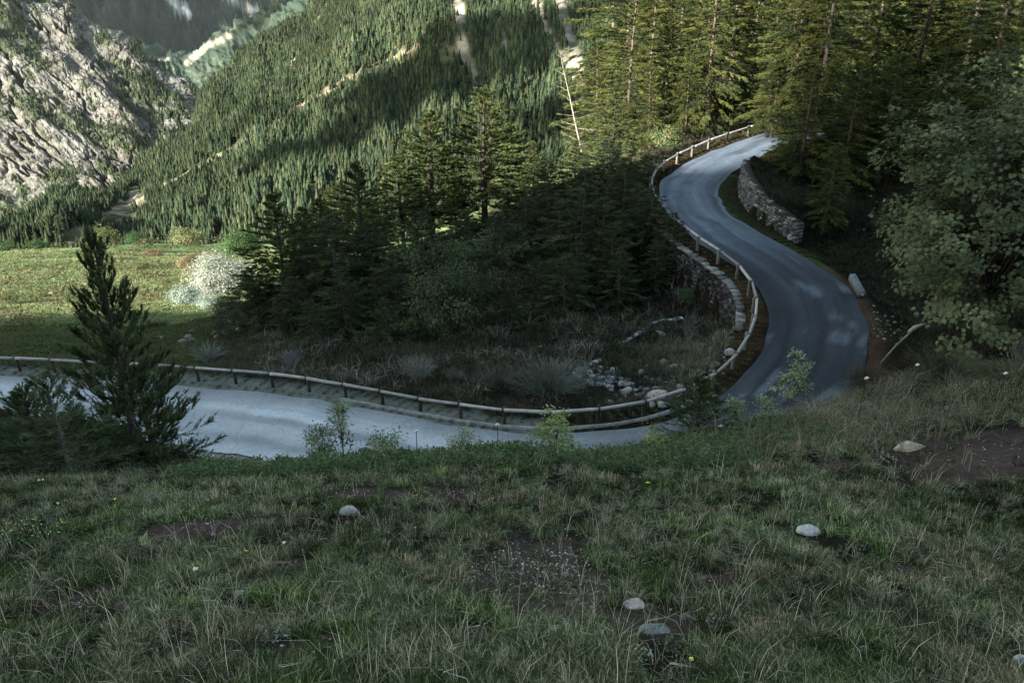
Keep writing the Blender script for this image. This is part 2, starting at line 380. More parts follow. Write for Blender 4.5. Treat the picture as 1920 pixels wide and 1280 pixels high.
# ------------------------------------------------------------------ road surface
nw = 25
fr = np.linspace(0, 1, nw)
def smooth_line(p, it=8):
    p = p.copy()
    for _ in range(it): p[1:-1] = (p[:-2]+2*p[1:-1]+p[2:])/4
    return p
ed0 = smooth_line(off(inner-.03+.22*fbm(np.stack([rs/1.3, 0*rs], -1), 3, 5)), 1); ed1 = off(inner+width+.25*fbm(np.stack([rs/1.5, 0*rs+9], -1), 3, 6))
RV = ed0[:, None]*(1-fr[None, :, None])+ed1[:, None]*fr[None, :, None]
RV[..., 2] = rail[:, None, 2]+.03*np.sin(fr*math.pi)[None]
acr = fr[None]*np.ones((len(rail), 1)); sl_ = rs[:, None]*np.ones((1, nw))
rpx, rpy = proj(RV)
pale = sstep(26, 12, RV[..., 0]-0*RV[..., 1])*0
dust_sheen = sstep(12, -2, RV[..., 0])*sstep(45, 38, RV[..., 1])                # paler lower road: dust, with sky reflection put into the colour
base = np.array([.017, .022, .029])*np.ones(RV.shape)  # hairpin asphalt kept darker: shade of the trees put into its colour
base = base*(1-dust_sheen[..., None])+np.array([.225, .25, .275])*dust_sheen[..., None]
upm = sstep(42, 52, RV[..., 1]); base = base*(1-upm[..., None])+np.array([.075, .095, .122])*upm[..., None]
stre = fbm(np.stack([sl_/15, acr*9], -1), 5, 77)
base = base*(1+(.8-.35*dust_sheen)*stre)[..., None]
pt = sstep(.25, .45, fbm(np.stack([sl_/2.2, acr*5], -1), 4, 78)); base = base*(1-.0*pt[..., None])+np.array([.05, .062, .075])*(pt*(1-dust_sheen)*(1-upm))[..., None]*.9
dk = sstep(.25, .0, acr)*sstep(-.3, .3, stre+.1); base = base*(1-.45*dk*dust_sheen)[..., None]
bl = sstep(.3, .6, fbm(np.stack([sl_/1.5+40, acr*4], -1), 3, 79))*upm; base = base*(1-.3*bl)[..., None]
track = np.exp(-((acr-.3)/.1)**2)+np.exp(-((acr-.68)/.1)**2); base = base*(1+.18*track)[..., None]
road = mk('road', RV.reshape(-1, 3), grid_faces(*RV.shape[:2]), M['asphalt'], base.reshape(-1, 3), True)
tag(road, kind='structure')
# ------------------------------------------------------------------ kerb under the rail
k0, k1 = rail_index(640, 718), rail_index(1320, 717)
mb = MB()
kk = np.arange(k0, k1)
lines = [off(e_)[kk]+np.array([0, 0, dz]) for e_, dz in ((.02, -.3), (.02, .03), (.17, .04), (.19, -.2))]
KV = np.stack(lines, 1); KV += .025*fbm(KV*3, 2, 4)[..., None]
mb.add(KV.reshape(-1, 3), grid_faces(*KV.shape[:2]), col=(.20, .21, .21))
tag(mb.build('kerb', M['stone'], smooth=True), kind='structure')
# ------------------------------------------------------------------ log guard rail
rng = np.random.default_rng(5)
gr = empty('guard_rail', rail[len(rail)//2]); tag(gr, 'weathered round-log guard rail on short posts along the inside of the winding road', 'guard rail')
base_l = np.array(gr.location)
posts = np.arange(0, rs[-1], 2.02)
tops = []
for s in posts:
    p = np.array([np.interp(s, rs, rail[:, k]) for k in range(3)]); o_ = np.array([np.interp(s, rs, out[:, k]) for k in range(3)])
    t_ = np.array([-o_[1], o_[0], 0]); hh = .72+rng.uniform(-.03, .03)
    tops.append((p+np.array([0, 0, hh]), o_, t_))
    mb = MB(); z = np.array([0, 0, 1.0]); lean = rng.uniform(-.04, .04)
    c0 = p-base_l-o_*.13
    grey = rng.uniform(.7, 1.2); pc = np.array([.045, .038, .032])*grey if p[0] < 9 or p[1] < 30 else np.array([.13, .125, .115])*grey
    mb.tube([c0-z*.7, c0+z*.0, c0+z*(hh+.0)+t_*lean, c0+z*(hh+.10)+t_*lean], [.085, .085, .078, .06], 8, pc)
    po = mb.build('post', M['wood'], gr, True)
    mb = MB(); cc = c0+o_*.13+z*hh; th = np.linspace(0, 2*math.pi, 13)[:-1]; rr = .088
    ring = [cc+rr*(np.cos(a)*o_+np.sin(a)*z) for a in th]
    V = np.array([r_+t_*d for d in (-.03, .03) for r_ in ring]); i = np.arange(12); j = (i+1) % 12
    mb.add(V, np.stack([i, j, j+12, i+12], 1))
    mb.build('strap', M['metal'], po)
for (a, oa, ta), (b, ob, tb) in zip(tops[:-1], tops[1:]):
    mb = MB(); d = (b-a)/np.linalg.norm(b-a); w_ = rng.uniform(.6, 1.2)
    a2, b2 = a+d*.03+ta*0+np.array([0, 0, rng.uniform(-.015, .015)]), b-d*.03; mid = (a2+b2)/2+np.array([0, 0, rng.uniform(-.02, .02)])+oa*rng.uniform(-.02, .02)
    r0 = rng.uniform(.068, .09); r1 = rng.uniform(.060, .08)
    q_ = np.array([a2*(1-f)**2+2*mid*f*(1-f)+b2*f*f for f in np.linspace(0, 1, 7)])-base_l
    mb.tube(q_, np.linspace(r0, r1, 7), 9, np.array([.27, .262, .25])*w_)
    mb.build('rail', M['wood'], gr, True)
# ------------------------------------------------------------------ stone walls
def stone_wall(name, label, line, zb, zt, thick, side, seed, cope_col, tone, stone_w=.42, cope=True, dark=1.0):
    rng = np.random.default_rng(seed)
    n = len(line); root = empty(name, line[n//2]); bl_ = np.array(root.location); tag(root, label, 'stone wall')
    d = np.concatenate([[0], np.cumsum(np.linalg.norm(np.diff(line[:, :2], axis=0), axis=1))])
    def at(s): 
        p = np.array([np.interp(s, d, line[:, k]) for k in range(3)]); b_, t_ = np.interp(s, d, zb), np.interp(s, d, zt)
        tg = np.array([np.interp(min(s+.1, d[-1]), d, line[:, k])-np.interp(max(s-.1, 0), d, line[:, k]) for k in range(3)]); tg[2] = 0; tg /= np.linalg.norm(tg)
        nrm = np.array([tg[1], -tg[0], 0])*side
        return p, b_, t_, tg, nrm
    mb = MB(); body = MB()
    ss = np.linspace(0, d[-1], 40); prof = []
    for s in ss:
        p, b_, t_, tg, nrm = at(s); p = p*np.array([1, 1, 0])
        prof.append([p+nrm*-.03+[0, 0, b_-.4], p+nrm*-.10+[0, 0, t_-.06], p-nrm*thick+[0, 0, t_-.06], p-nrm*thick+[0, 0, b_-.4]])
    prof = np.array(prof)-bl_
    body.add(prof.reshape(-1, 3), grid_faces(40, 4), [[0, 1, 2, 3], [156, 159, 158, 157]], col=(.03, .03, .028))
    body.build('core', M['stone'], root)
    z = .0; zmax = float(np.max(zt-zb)); row = 0
    while z < zmax:
        rh = rng.uniform(.13, .23); s = rng.uniform(-.3, 0)
        while s < d[-1]:
            wd = rng.uniform(.6, 1.5)*stone_w; sc = min(max(s+wd/2, 0), d[-1]); p, b_, t_, tg, nrm = at(sc)
            zc = b_-.2+z+rh/2
            if zc+rh*.4 < t_ and s+wd < d[-1]+.2:
                c = p*np.array([1, 1, 0])+nrm*(-.02-.05*(zc-b_)+rng.uniform(-.03, .04))+np.array([0, 0, zc])-bl_
                v = rng.uniform(.35, 1.5)*tone*(1 if rng.random() > .12 else 1.8)
                mb.box(c, tg*(wd-.035), nrm*.26, np.array([0, 0, rh-.03]), np.array([v, v*.98, v*.96]), .028, rng)
            s += wd
        z += rh; row += 1
    for s_e, sg in ((0, -1), (d[-1], 1)):
        p, b_, t_, tg, nrm = at(s_e); z = b_-.2
        while z < t_-.1:
            rh = rng.uniform(.17, .28)
            for q_ in (.1, -.2):
                v = rng.uniform(.5, 1.4)*tone; mb.box(p*np.array([1, 1, 0])-nrm*(thick*.5+q_)+tg*sg*.06+np.array([0, 0, z+rh/2])-bl_, nrm*.29, tg*.25, np.array([0, 0, rh-.03]), (v, v, v), .03, rng)
            z += rh
    mb.build('masonry', M['stone'], root)
    if cope:
        mb = MB(); s = 0
        while s < d[-1]-.1:
            wd = rng.uniform(.25, .75); sc = min(s+wd/2, d[-1]); p, b_, t_, tg, nrm = at(sc)
            c = p*np.array([1, 1, 0])+nrm*(-thick/2+.06)+np.array([0, 0, t_+.02])-bl_
            mb.box(c, tg*(wd+.07), nrm*(thick+rng.uniform(-.06, .10)), np.array([0, 0, rng.uniform(.12, .16)]), np.array(cope_col)*rng.uniform(.4, 1.3), .05, rng); s += wd
        mb.build('coping', M['stone'], root)
    return root
l1 = off(-.86)[w1lo:w1hi+1][::-1]
taper = np.clip(np.minimum(np.arange(len(l1))/14, 1), .0, 1)
zt1 = l1[:, 2]-.12-.25*0; zb1 = zt1-2.9+.5*np.linspace(1, 0, len(l1))
zb1 = np.minimum(zt1-.6, zb1)
stone_wall('retaining_wall', 'rough dark masonry retaining wall with pale coping holding up the road below the guard rail', l1, zb1, zt1, .4, 1, 3, (.17, .175, .17), .055, .28)
l2 = off(inner+width+1.45)[iw2a:iw2b+1]
n2_ = len(l2); f_ = np.linspace(0, 1, n2_)
zt2 = l2[:, 2]+1.15+1.1*np.sin(np.clip(f_*1.3, 0, 1)*math.pi*.5)-1.5*sstep(.72, 1, f_); zb2 = l2[:, 2]-.1
stone_wall('retaining_wall', 'mortared grey stone wall with one square end holding the wooded bank above the upper bend', l2, zb2, zt2, .5, -1, 4, (.28, .2, .16), .12, .27, cope=False)
# ------------------------------------------------------------------ mountain patches
def patch(rows, nu, nv):
    A = np.array(rows); Rn, Cn = A.shape[:2]
    def cr(A, n):
        m = len(A); t = np.linspace(0, m-1, n); i = np.clip(t.astype(int), 0, m-2); f = (t-i).reshape((-1,)+(1,)*(A.ndim-1))
        p0, p1, p2, p3 = A[np.maximum(i-1, 0)], A[i], A[i+1], A[np.minimum(i+2, m-1)]
        return .5*(2*p1+(p2-p0)*f+(2*p0-5*p1+4*p2-p3)*f*f+(3*p1-p0-3*p2+p3)*f**3)
    B = cr(A, nv); return cr(B.transpose(1, 0, 2), nu).transpose(1, 0, 2)
def normals(g):
    n = np.cross(np.gradient(g, axis=1), np.gradient(g, axis=0)); n = unit(n)
    return np.where(n[..., 2:3] < 0, -n, n)
def rows_from(crest, base, mids=(.33, .66), bulge=0, under=(0, -40, -40), behind=(0, 250, -150), mf=None):
    c = np.array([P(*a) for a in crest]); b = np.array([P(*a) for a in base])
    r = [c+np.array(behind)*1.0, c]
    for m in mids: r.append(c*(1-m)+b*m+np.array([0, 0, -bulge*math.sin(m*math.pi)]))
    r += [b, b+np.array(under)]
    return r
# forested mountain
m1 = patch(rows_from([(-250, 530, 380), (0, 445, 520), (150, 402, 620), (300, 335, 760), (400, 228, 900), (500, 108, 1050), (600, 3, 1200), (850, -190, 1400), (1200, -300, 1400), (1700, -350, 1300), (2300, -350, 1300)],
                     [(-250, 560, 290), (0, 478, 320), (120, 476, 320), (250, 470, 315), (370, 466, 310), (480, 462, 300), (620, 456, 295), (850, 440, 285), (1200, 400, 270), (1700, 350, 260), (2300, 300, 260)], bulge=8), 420, 300)
N = normals(m1); pxm, pym = proj(m1)
SPUR = [(130, 455), (240, 385), (320, 345), (430, 282), (560, 205), (650, 150), (730, 112), (790, 85), (860, 95)]
ds = segdist(pxm, pym, SPUR)
scale = (m1[..., 1:2]/600)
m1 = m1+N*(scale*(16*np.exp(-(ds/34)**2)+14*fbm(np.stack([pxm/110, pym/200], -1), 4, 61, ridged=True)+5*fbm(m1/40, 3, 62))[..., None])
pxm, pym = proj(m1)
jn = fbm(np.stack([pxm/14, pym/14], -1), 3, 63)*1.0; jn2 = fbm(np.stack([pxm/40, pym/50], -1), 3, 64)
def strip(pts, wd, n=jn, amt=.6): return sstep(1.2, .6, segdist(pxm, pym, pts)/wd+n*amt+jn2*amt)
scree = strip([(850, -20), (862, 60), (872, 110), (882, 125)], 11)
scree = np.maximum(scree, strip([(925, -20), (938, 60), (946, 110)], 4))
scree = np.maximum(scree, strip([(1000, -40), (1015, 40), (1040, 90), (1075, 150), (1095, 200), (1105, 270)], 10))
scree = np.maximum(scree, strip([(1045, -40), (1050, 20), (1070, 90), (1085, 150)], 14))
scree = np.maximum(scree, strip([(1150, -40), (1160, 30), (1165, 80)], 22))
scree = np.maximum(scree, strip([(880, 130), (905, 200), (925, 260)], 4))
scree = np.maximum(scree, strip([(828, -20), (835, 20)], 8)*.6)
rockm = strip(SPUR[1:-1], 6)
rockm = np.maximum(rockm, strip([(140, 450), (190, 430), (230, 400), (262, 372)], 17, amt=1.2))
rockm = np.maximum(rockm, strip([(250, 425), (262, 395), (280, 370)], 9, amt=1.2)*.9)
rockm = np.maximum(rockm, strip([(560, 55), (610, 30)], 9, amt=1.3)); rockm = np.maximum(rockm, strip([(545, 130), (560, 85)], 5, amt=1.3))
rockm = np.maximum(rockm, strip([(840, 85), (868, 112)], 6))
slope_g = sstep(.1, .6, jn2)
mc = np.ones(m1.shape)*np.array([.04, .048, .025]); 
def mx(m_, c): 
    global mc
    mc = mc*(1-m_[..., None])+np.array(c)*m_[..., None]
mx(slope_g*.6, (.12, .13, .06)); mx(rockm*sstep(-.6, .5, fbm(m1/9, 3, 66)), (.22, .19, .145)); mx(scree*sstep(-.9, .4, fbm(m1/11, 3, 67)), (.33, .295, .235))
m1n = m1
tag(mk('mountain', m1.reshape(-1, 3), grid_faces(*m1.shape[:2]), M['hill'], mc.reshape(-1, 3), True), kind='structure')
# rocky mountain, left
m2 = patch(rows_from([(-350, -260, 1650), (-100, -130, 1600), (60, -25, 1550), (130, 18, 1520), (200, 60, 1500), (300, 128, 1470), (360, 163, 1450), (410, 206, 1430), (460, 250, 1420)],
                     [(-350, 600, 1000), (-100, 560, 1000), (60, 500, 1000), (130, 460, 1000), (200, 430, 1020), (300, 380, 1060), (360, 350, 1100), (410, 330, 1150), (460, 330, 1200)], bulge=-30), 620, 520)
N = normals(m2); pa, pb = proj(m2)
ca, sa = math.cos(R(38)), math.sin(R(38)); ua = pa*ca+pb*sa; va = -pa*sa+pb*ca          # slabs dip down to the right
slab = fbm(np.stack([ua/110, va/34], -1), 4, 71, gain=.42)*1.5; crag = fbm(np.stack([pa/60, pb/55], -1), 4, 72, gain=.42)*1.5
crk = 1.5*np.exp(-(fbm(np.stack([ua/85, va/34], -1), 5, 75)/.045)**4)+.3*np.exp(-(fbm(np.stack([ua/13, va/5], -1), 3, 76)/.07)**2)
fine = fbm(np.stack([ua/9, va/4], -1), 3, 73, ridged=True)
m2 = m2+N*(m2[..., 1:2]/1000)*(10*slab+7*crag+.9*fine-12*crk)[..., None]
pa, pb = proj(m2)
veg = sstep(.08, .3, fbm(np.stack([ua/60, va/26], -1), 5, 74)+.25*np.exp(-(segdist(pa, pb, [(0, 90), (60, 120), (130, 120), (230, 150), (290, 165)])/22)**2)-.02)
veg = np.maximum(veg, sstep(1.2, .7, segdist(pa, pb, [(225, 250), (280, 290), (330, 270)])/34+.6*fine))
veg = np.maximum(veg, sstep(1.1, .7, segdist(pa, pb, [(0, 30), (40, 60), (60, 85)])/22+.6*fine)); veg = np.maximum(veg, sstep(1.1, .8, segdist(pa, pb, [(-20, 390), (60, 400)])/24+.6*fine))
veg *= sstep(1.0, .3, fine)
mc = np.ones(m2.shape)*np.array([.128, .128, .114]); mx(sstep(.0, .6, crag)*.5, (.09, .085, .072)); mx(np.clip(crk*1.4, 0, 1)*.85, (.055, .052, .047)); mx(sstep(.35, .75, fine)*.45, (.12, .11, .10)); mx(veg*.95, (.04, .05, .028))
tag(mk('mountain', m2.reshape(-1, 3), grid_faces(*m2.shape[:2]), M['rock'], mc.reshape(-1, 3), True), kind='structure')
# far spurs
def farhill(crest, base, base_col, pale_col, seed, lo, hi, amp, extra=None, nu=240, nv=160, px_s=26):
    global mc
    g = patch(rows_from(crest, base), nu, nv); N = normals(g); a, b = proj(g)
    f1 = fbm(np.stack([a/px_s*1.2, b/px_s], -1), 5, seed, ridged=True); g = g+N*(g[..., 1:2]/2000)*amp*f1[..., None]
    a, b = proj(g); mc = np.ones(g.shape)*np.array(base_col)
    mx(sstep(lo, hi, fbm(np.stack([a/16, b/12], -1), 5, seed+1)), pale_col)
    if extra:
        for pts, wd, cc in extra: mx(sstep(1.2, .5, segdist(a, b, pts)/wd+.6*fbm(np.stack([a/8, b/8], -1), 3, seed+3)), cc)
    return tag(mk('mountain', g.reshape(-1, 3), grid_faces(*g.shape[:2]), M['hill'], mc.reshape(-1, 3), True), kind='structure')
farhill([(100, -10, 4000), (160, 40, 3900), (215, 68, 3800), (280, 84, 3700), (345, 104, 3600), (420, 118, 3500), (520, 110, 3500)],
        [(100, 230, 2100), (160, 240, 2100), (215, 250, 2100), (280, 250, 2100), (345, 250, 2100), (420, 250, 2100), (520, 240, 2100)], (.03, .045, .034), (.07, .08, .065), 81, .1, .5, 14,
        [([(300, 112), (345, 112), (380, 122)], 4, (.24, .22, .17))])
farhill([(330, 120, 3100), (355, 104, 3050), (400, 72, 2950), (450, 40, 2850), (500, 8, 2800), (560, -30, 2750), (700, -110, 2700)],
        [(330, 240, 2000), (370, 250, 2000), (410, 250, 1900), (460, 250, 1850), (510, 240, 1800), (570, 230, 1750), (700, 180, 1700)], (.03, .045, .033), (.07, .085, .062), 85, .15, .6, 22,
        [([(350, 118), (385, 88), (430, 68)], 7, (.22, .21, .16)), ([(425, 150), (450, 120)], 6, (.22, .2, .16))])
farhill([(-400, -110, 6500), (0, -105, 6500), (200, -105, 6500), (330, -100, 6500), (450, -100, 6800), (560, -100, 7200), (800, -105, 7200)],
        [(-400, 220, 4000), (0, 210, 4000), (200, 120, 4300), (355, 125, 4500), (450, 90, 4700), (560, 70, 4900), (800, 70, 4900)], (.018, .03, .028), (.05, .06, .06), 89, .2, .6, 70,
        [([(300, -30), (325, 0), (352, 24)], 9, (.5, .5, .48)), ([(420, -10), (460, 12), (482, 24)], 8, (.42, .41, .38)), ([(520, -10), (600, 2)], 8, (.4, .42, .36)), ([(415, 48), (432, 58)], 3, (.3, .32, .25))])
# ------------------------------------------------------------------ spur beside and behind the camera that shades the near slope
k = np.linspace(-260, 230, 60)
A0 = np.array([-2, 60, -14.2])-L*170
rd = np.array([.77, -1, .830])
ridge = A0+k[:, None]*rd+np.stack([0*k, 0*k, 1.1*fbm(np.stack([k/9, 0*k], -1), 4, 33)], -1)
hx = np.array([LH[0], LH[1], 0]); hx /= np.linalg.norm(hx)
hv = np.stack([ridge-hx*400+np.array([0, 0, -1])*(ridge[:, 2:3]+160), ridge-hx*60-np.array([0, 0, 30]), ridge, ridge+hx*25-np.array([0, 0, 22]), ridge*np.array([1, 1, 0])+hx*95+np.array([0, 0, -1])*90], 1)
tag(mk('hill', hv.reshape(-1, 3), grid_faces(60, 5), M['ground'], (.05, .06, .03), True), kind='structure')
# clouds high up, whose shadows lie on the mountains; one added to shade nearby larches
def ico(sub=2):
    import bmesh
    bm = bmesh.new(); bmesh.ops.create_icosphere(bm, subdivisions=sub, radius=1)
    V = np.array([v.co for v in bm.verts]); F = np.array([[v.index for v in f.verts] for f in bm.faces]); bm.free(); return V, F
IV, IF = ico(3); IV2, IF2 = ico(2)
def shade_cloud(target, spans, back, seed):
    rng = np.random.default_rng(seed); mb = MB(); c = target-LH*back
    rt = unit(np.cross(LH, [0, 0, 1])); upv = np.cross(rt, LH)
    for (a, b, r_) in spans:
        for _ in range(4):
            q_ = c+rt*(a+rng.uniform(-.35, .35)*r_)+upv*(b+rng.uniform(-.3, .3)*r_)+LH*rng.uniform(-.5, .5)*r_
            V = IV*r_*rng.uniform(.45, .8); V = V*(1+.18*fbm(V/r_*2+seed, 2, seed))[:, None]
            mb.add(V+q_, IF)
    tag(mb.build('shade_cloud', M['shade_cloud'], smooth=True), kind='stuff')
def m1pt(px, py, g=m1):
    a, b = proj(g); ok = np.hypot(a-px, b-py); ok = np.where(ok < 5, g[..., 1]*1e-3, 1e3+ok); j = np.unravel_index(np.argmin(ok), ok.shape); return g[j]
sc_ = pxm  # projected position of the forested mountain's surface
for (tx, ty, back, seed, spans) in (
    (826, 135, 1500, 1, [(-38, 2, 17), (-20, 22, 22), (0, 30, 22), (8, 2, 26), (-6, -22, 24), (24, 8, 18), (40, 6, 14), (44, 26, 12), (-46, -18, 12), (10, -40, 16)]),
    (555, 285, 1500, 2, [(-8, 0, 11), (8, 6, 11), (0, -14, 9), (-22, -4, 6)]),
    (1120, 195, 1500, 3, [(-6, 0, 13), (8, 8, 10), (4, -14, 9)])):
    shade_cloud(m1pt(tx, ty), [(a_*1.15, b_*1.1, r_*(2.1 if seed == 1 else 1.6)) for a_, b_, r_ in spans], back, seed)
_c = P(1690, 215, 74); shade_cloud(_c, [(11, -4, 15), (25, -8, 18), (42, -6, 20), (38, 8, 14), (58, 0, 18)], 1500, 8)  # unseen cloud added to darken the larches right of the road
_c = P(300, 20, 5200); shade_cloud(_c, [(-1000, 0, 900), (-300, 100, 900), (400, 60, 850), (700, -100, 700), (-500, -250, 800), (-1700, 0, 900), (1000, 200, 600), (0, 400, 700)], 6000, 5)
_c = P(520, 45, 2700); shade_cloud(_c, [(0, 0, 70), (70, 30, 80), (-50, 10, 45)], 4000, 6)
_c = P(440, 98, 2500); shade_cloud(_c, [(0, 0, 26), (35, 6, 22)], 4000, 7)
# ------------------------------------------------------------------ forest of small conifers on the mountains
def forest(name, g, dens_mask, n, h_rng, seed, cols, label_kind='stuff', tiers=3, minpx=(-120, -60, 1500, 520)):
    rng = np.random.default_rng(seed)
    a = np.linalg.norm(np.cross(g[1:, :-1]-g[:-1, :-1], g[:-1, 1:]-g[:-1, :-1]), axis=-1)
    X, Y_ = proj(g[:-1, :-1]); ok = (X > minpx[0]) & (X < minpx[2]) & (Y_ > minpx[1]) & (Y_ < minpx[3])
    wgt = (a*dens_mask[:-1, :-1]*ok).ravel(); wgt /= wgt.sum()
    idx = rng.choice(len(wgt), n, p=wgt); j, i = np.unravel_index(idx, a.shape)
    u, v = rng.random(n)[:, None], rng.random(n)[:, None]
    p = g[j, i]*(1-u)*(1-v)+g[j, i+1]*u*(1-v)+g[j+1, i]*(1-u)*v+g[j+1, i+1]*u*v
    h = rng.uniform(*h_rng, n)*(.5+.5*rng.random(n)**.6); r = h*rng.uniform(.14, .24, n); rd_m = rng.random(n) < .3; h = np.where(rd_m, h*.7, h); r = np.where(rd_m, h*rng.uniform(.3, .45, n), r)
    K = 6; V = []; F = []; Cc = []
    cidx = rng.integers(0, len(cols), n); bc = np.array(cols)[cidx]*rng.uniform(.65, 1.3, (n, 1))*(1+.7*fbm(p/45, 3, seed))[:, None]
    off_ = 0
    th = np.arange(K)*2*math.pi/K
    for t in range(tiers):
        z0 = .06+t*.27; z1 = z0+.44+.06*t if t < tiers-1 else 1.0; rr = (1-z0)**.8
        ang = th[None]+rng.uniform(0, 6, n)[:, None]
        rad = r[:, None]*rr*rng.uniform(.6, 1.25, (n, K))
        ring = np.stack([np.cos(ang)*rad, np.sin(ang)*rad, h[:, None]*(z0+rng.uniform(-.06, .04, (n, K)))], -1)+p[:, None]
        tip = p+np.stack([0*h, 0*h, h*z1], -1)
        VV = np.concatenate([ring, tip[:, None]], 1)
        b = off_+np.arange(n)[:, None]*(K+1)
        F.append(np.stack([b+np.arange(K), b+(np.arange(K)+1) % K, b+K+0*np.arange(K)], -1).reshape(-1, 3))
        V.append(VV.reshape(-1, 3)); off_ += n*(K+1)
        Cc.append(np.repeat(bc, K+1, axis=0))
    return tag(mk(name, np.concatenate(V), np.concatenate(F), M['leaf'], np.concatenate(Cc)), kind=label_kind)
openm = np.clip(1-1.05*np.maximum(scree, rockm), 0.0, 1)*(1-.75*slope_g*sstep(600, 800, pxm))
openm *= (pym < 482)
forest('mountain_forest', m1, openm, 90000, (4.5, 9.8), 7, [(.026, .042, .023), (.036, .052, .027), (.048, .058, .03), (.022, .033, .02), (.045, .054, .03)])
forest('mountain_forest', m2, np.clip(veg, 0, 1)**2, 5000, (8, 14), 8, [(.03, .045, .022), (.04, .05, .026)], tiers=2)
# ------------------------------------------------------------------ trees
def rot_about(v, ax, a):
    return v*np.cos(a)+np.cross(ax, v)*np.sin(a)+ax*(np.sum(ax*v, -1, keepdims=True))*(1-np.cos(a))
def conifer(seed, Ht, r0=.16, cb=.15, Rr=2.2, prof=lambda t: (1-t)**.75, nb=110, e0=-10, e1=50, curve=-.12, twl=.7, step=.16, nl=.16, nwid=.022, dens=1.0,
            dead=.25, lean=(0, 0), cols=((.06, .075, .028),), bark=(.10, .085, .07), per=26, droop=.2, whorl=0, kink=.10, tipbrush=0, limb=1):
    """returns (trunk arrays, crown arrays) of a conifer, its base at the origin"""
    rng = np.random.default_rng(seed); T = MB(); NV = []; NC = []
    ts = np.linspace(0, 1, 14); wob = np.stack([fbm(np.stack([ts*2+seed, 0*ts], -1), 2, seed), fbm(np.stack([ts*2, 0*ts+seed], -1), 2, seed+1)], -1)*kink*Ht*.12
    tp = np.stack([wob[:, 0]*ts+lean[0]*ts, wob[:, 1]*ts+lean[1]*ts, ts*Ht], -1)
    tp[0, 2] = -.5
    T.tube(tp, r0*(1-ts)**.8+.012, 8, bark)
    cols = np.array(cols)
    def at(t): return np.array([np.interp(t, ts, tp[:, k]) for k in range(3)])
    nd = int(nb*dead)
    for i in range(nb+nd):
        isdead = i >= nb
        t = (i+.5)/nb if not isdead else -rng.random()*.9
        if whorl and not isdead: t = (math.floor(t*whorl)+.15*rng.random())/whorl
        h = cb+(1-cb)*t if not isdead else cb*(1+t)
        h = min(h, .995)
        az = i*2.39996+rng.uniform(-.5, .5); tt = max(t, 0)
        ln = Rr*max(prof(tt), .05)*rng.uniform(.55, 1.15) if not isdead else Rr*rng.uniform(.2, .6)
        el = R(e0+(e1-e0)*tt**1.3+rng.uniform(-9, 9))
        s = np.linspace(0, 1, 7); o = at(h); dr = np.array([math.cos(az), math.sin(az), 0]); side = np.array([-dr[1], dr[0], 0])
        zz = ln*(s*math.sin(el)+curve*(s**2)*(1-tt)+(.10*tipbrush*s**3)); lat = ln*.12*fbm(np.stack([s*2+i, 0*s+seed], -1), 2, 3)
        bp = o+dr*(ln*s*math.cos(el))[:, None]+side*lat[:, None]+np.stack([0*s, 0*s, zz], -1)
        T.tube(bp, limb*(.008+.016*ln/2.5*(r0/.16)**.5)*(1-s*.85), 3, np.array(bark)*rng.uniform(.6, 1.1), cap=False)
        if isdead:
            for _ in range(4):
                k0_ = rng.integers(1, 6); d_ = unit(bp[k0_]-bp[k0_-1]+rng.normal(0, .6, 3)); q0 = bp[k0_]
                T.tube([q0, q0+d_*ln*.25, q0+d_*ln*.4+[0, 0, -.05]], [.006, .004, .002], 3, np.array(bark)*1.1, cap=False)
            continue
        nt_ = max(3, int(ln/step*dens))
        st = rng.uniform(.12, 1, nt_)**.8; f = st*6; k_ = np.minimum(f.astype(int), 5); fr_ = (f-k_)[:, None]
        q0 = bp[k_]*(1-fr_)+bp[k_+1]*fr_; tg = unit(bp[k_+1]-bp[k_])
        sg = rng.choice([-1, 1], nt_); ang = sg*rng.uniform(.5, 1.2, nt_)*(1-.5*st)
        up = np.array([0, 0, 1.0])
        td = unit(rot_about(tg, np.broadcast_to(up, tg.shape), ang[:, None])+np.stack([0*st, 0*st, -droop*rng.uniform(.2, 1.3, nt_)+tipbrush*rng.uniform(.3, 1.0, nt_)], -1))
        tl = twl*(1.1-.55*st)*rng.uniform(.5, 1.2, nt_)*(.45+.55*(1-tt))
        # twig ribbons
        c_ = cols[rng.integers(0, len(cols))]*rng.uniform(.7, 1.3)
        m = per; u = rng.random((nt_, m)); pos = q0[:, None]+td[:, None]*(tl[:, None]*u)[..., None]
        rd_ = rng.normal(0, 1, (nt_, m, 3)); nd_ = unit(td[:, None]*rng.uniform(.6, 1.3, (nt_, m, 1))+unit(rd_)*.75+np.array([0, 0, .25*tipbrush]))
        w_ = unit(np.cross(nd_, rng.normal(0, 1, (nt_, m, 3))))*nwid*rng.uniform(.6, 1.3, (nt_, m, 1))
        l_ = nl*rng.uniform(.6, 1.3, (nt_, m, 1))
        tri = np.stack([pos-w_, pos+w_, pos+nd_*l_], 2).reshape(-1, 3)
        cc = c_*rng.uniform(.6, 1.35, (nt_, 1, 1))*rng.uniform(.8, 1.2, (nt_, m, 1))
        NV.append(tri); NC.append(np.repeat(cc.reshape(-1, 3), 3, axis=0))
        # the twig itself
        w2 = unit(np.cross(td, up))*.008
        NV.append(np.stack([q0-w2, q0+w2, q0+td*tl[:, None]], 1).reshape(-1, 3)); NC.append(np.broadcast_to(np.array(bark)*.7, (nt_*3, 3)))
    NV = np.concatenate(NV); NC = np.concatenate(NC)
    return T, NV, NC
def conifer_thing(name, *a, **k):
    T, V, Cc = conifer(*a, **k)
    root = empty(name); T.build('trunk', M['bark'], root, True)
    mk('crown', V, np.arange(len(V)).reshape(-1, 3), M['leaf'], Cc, False, root)
    return root
used = set()
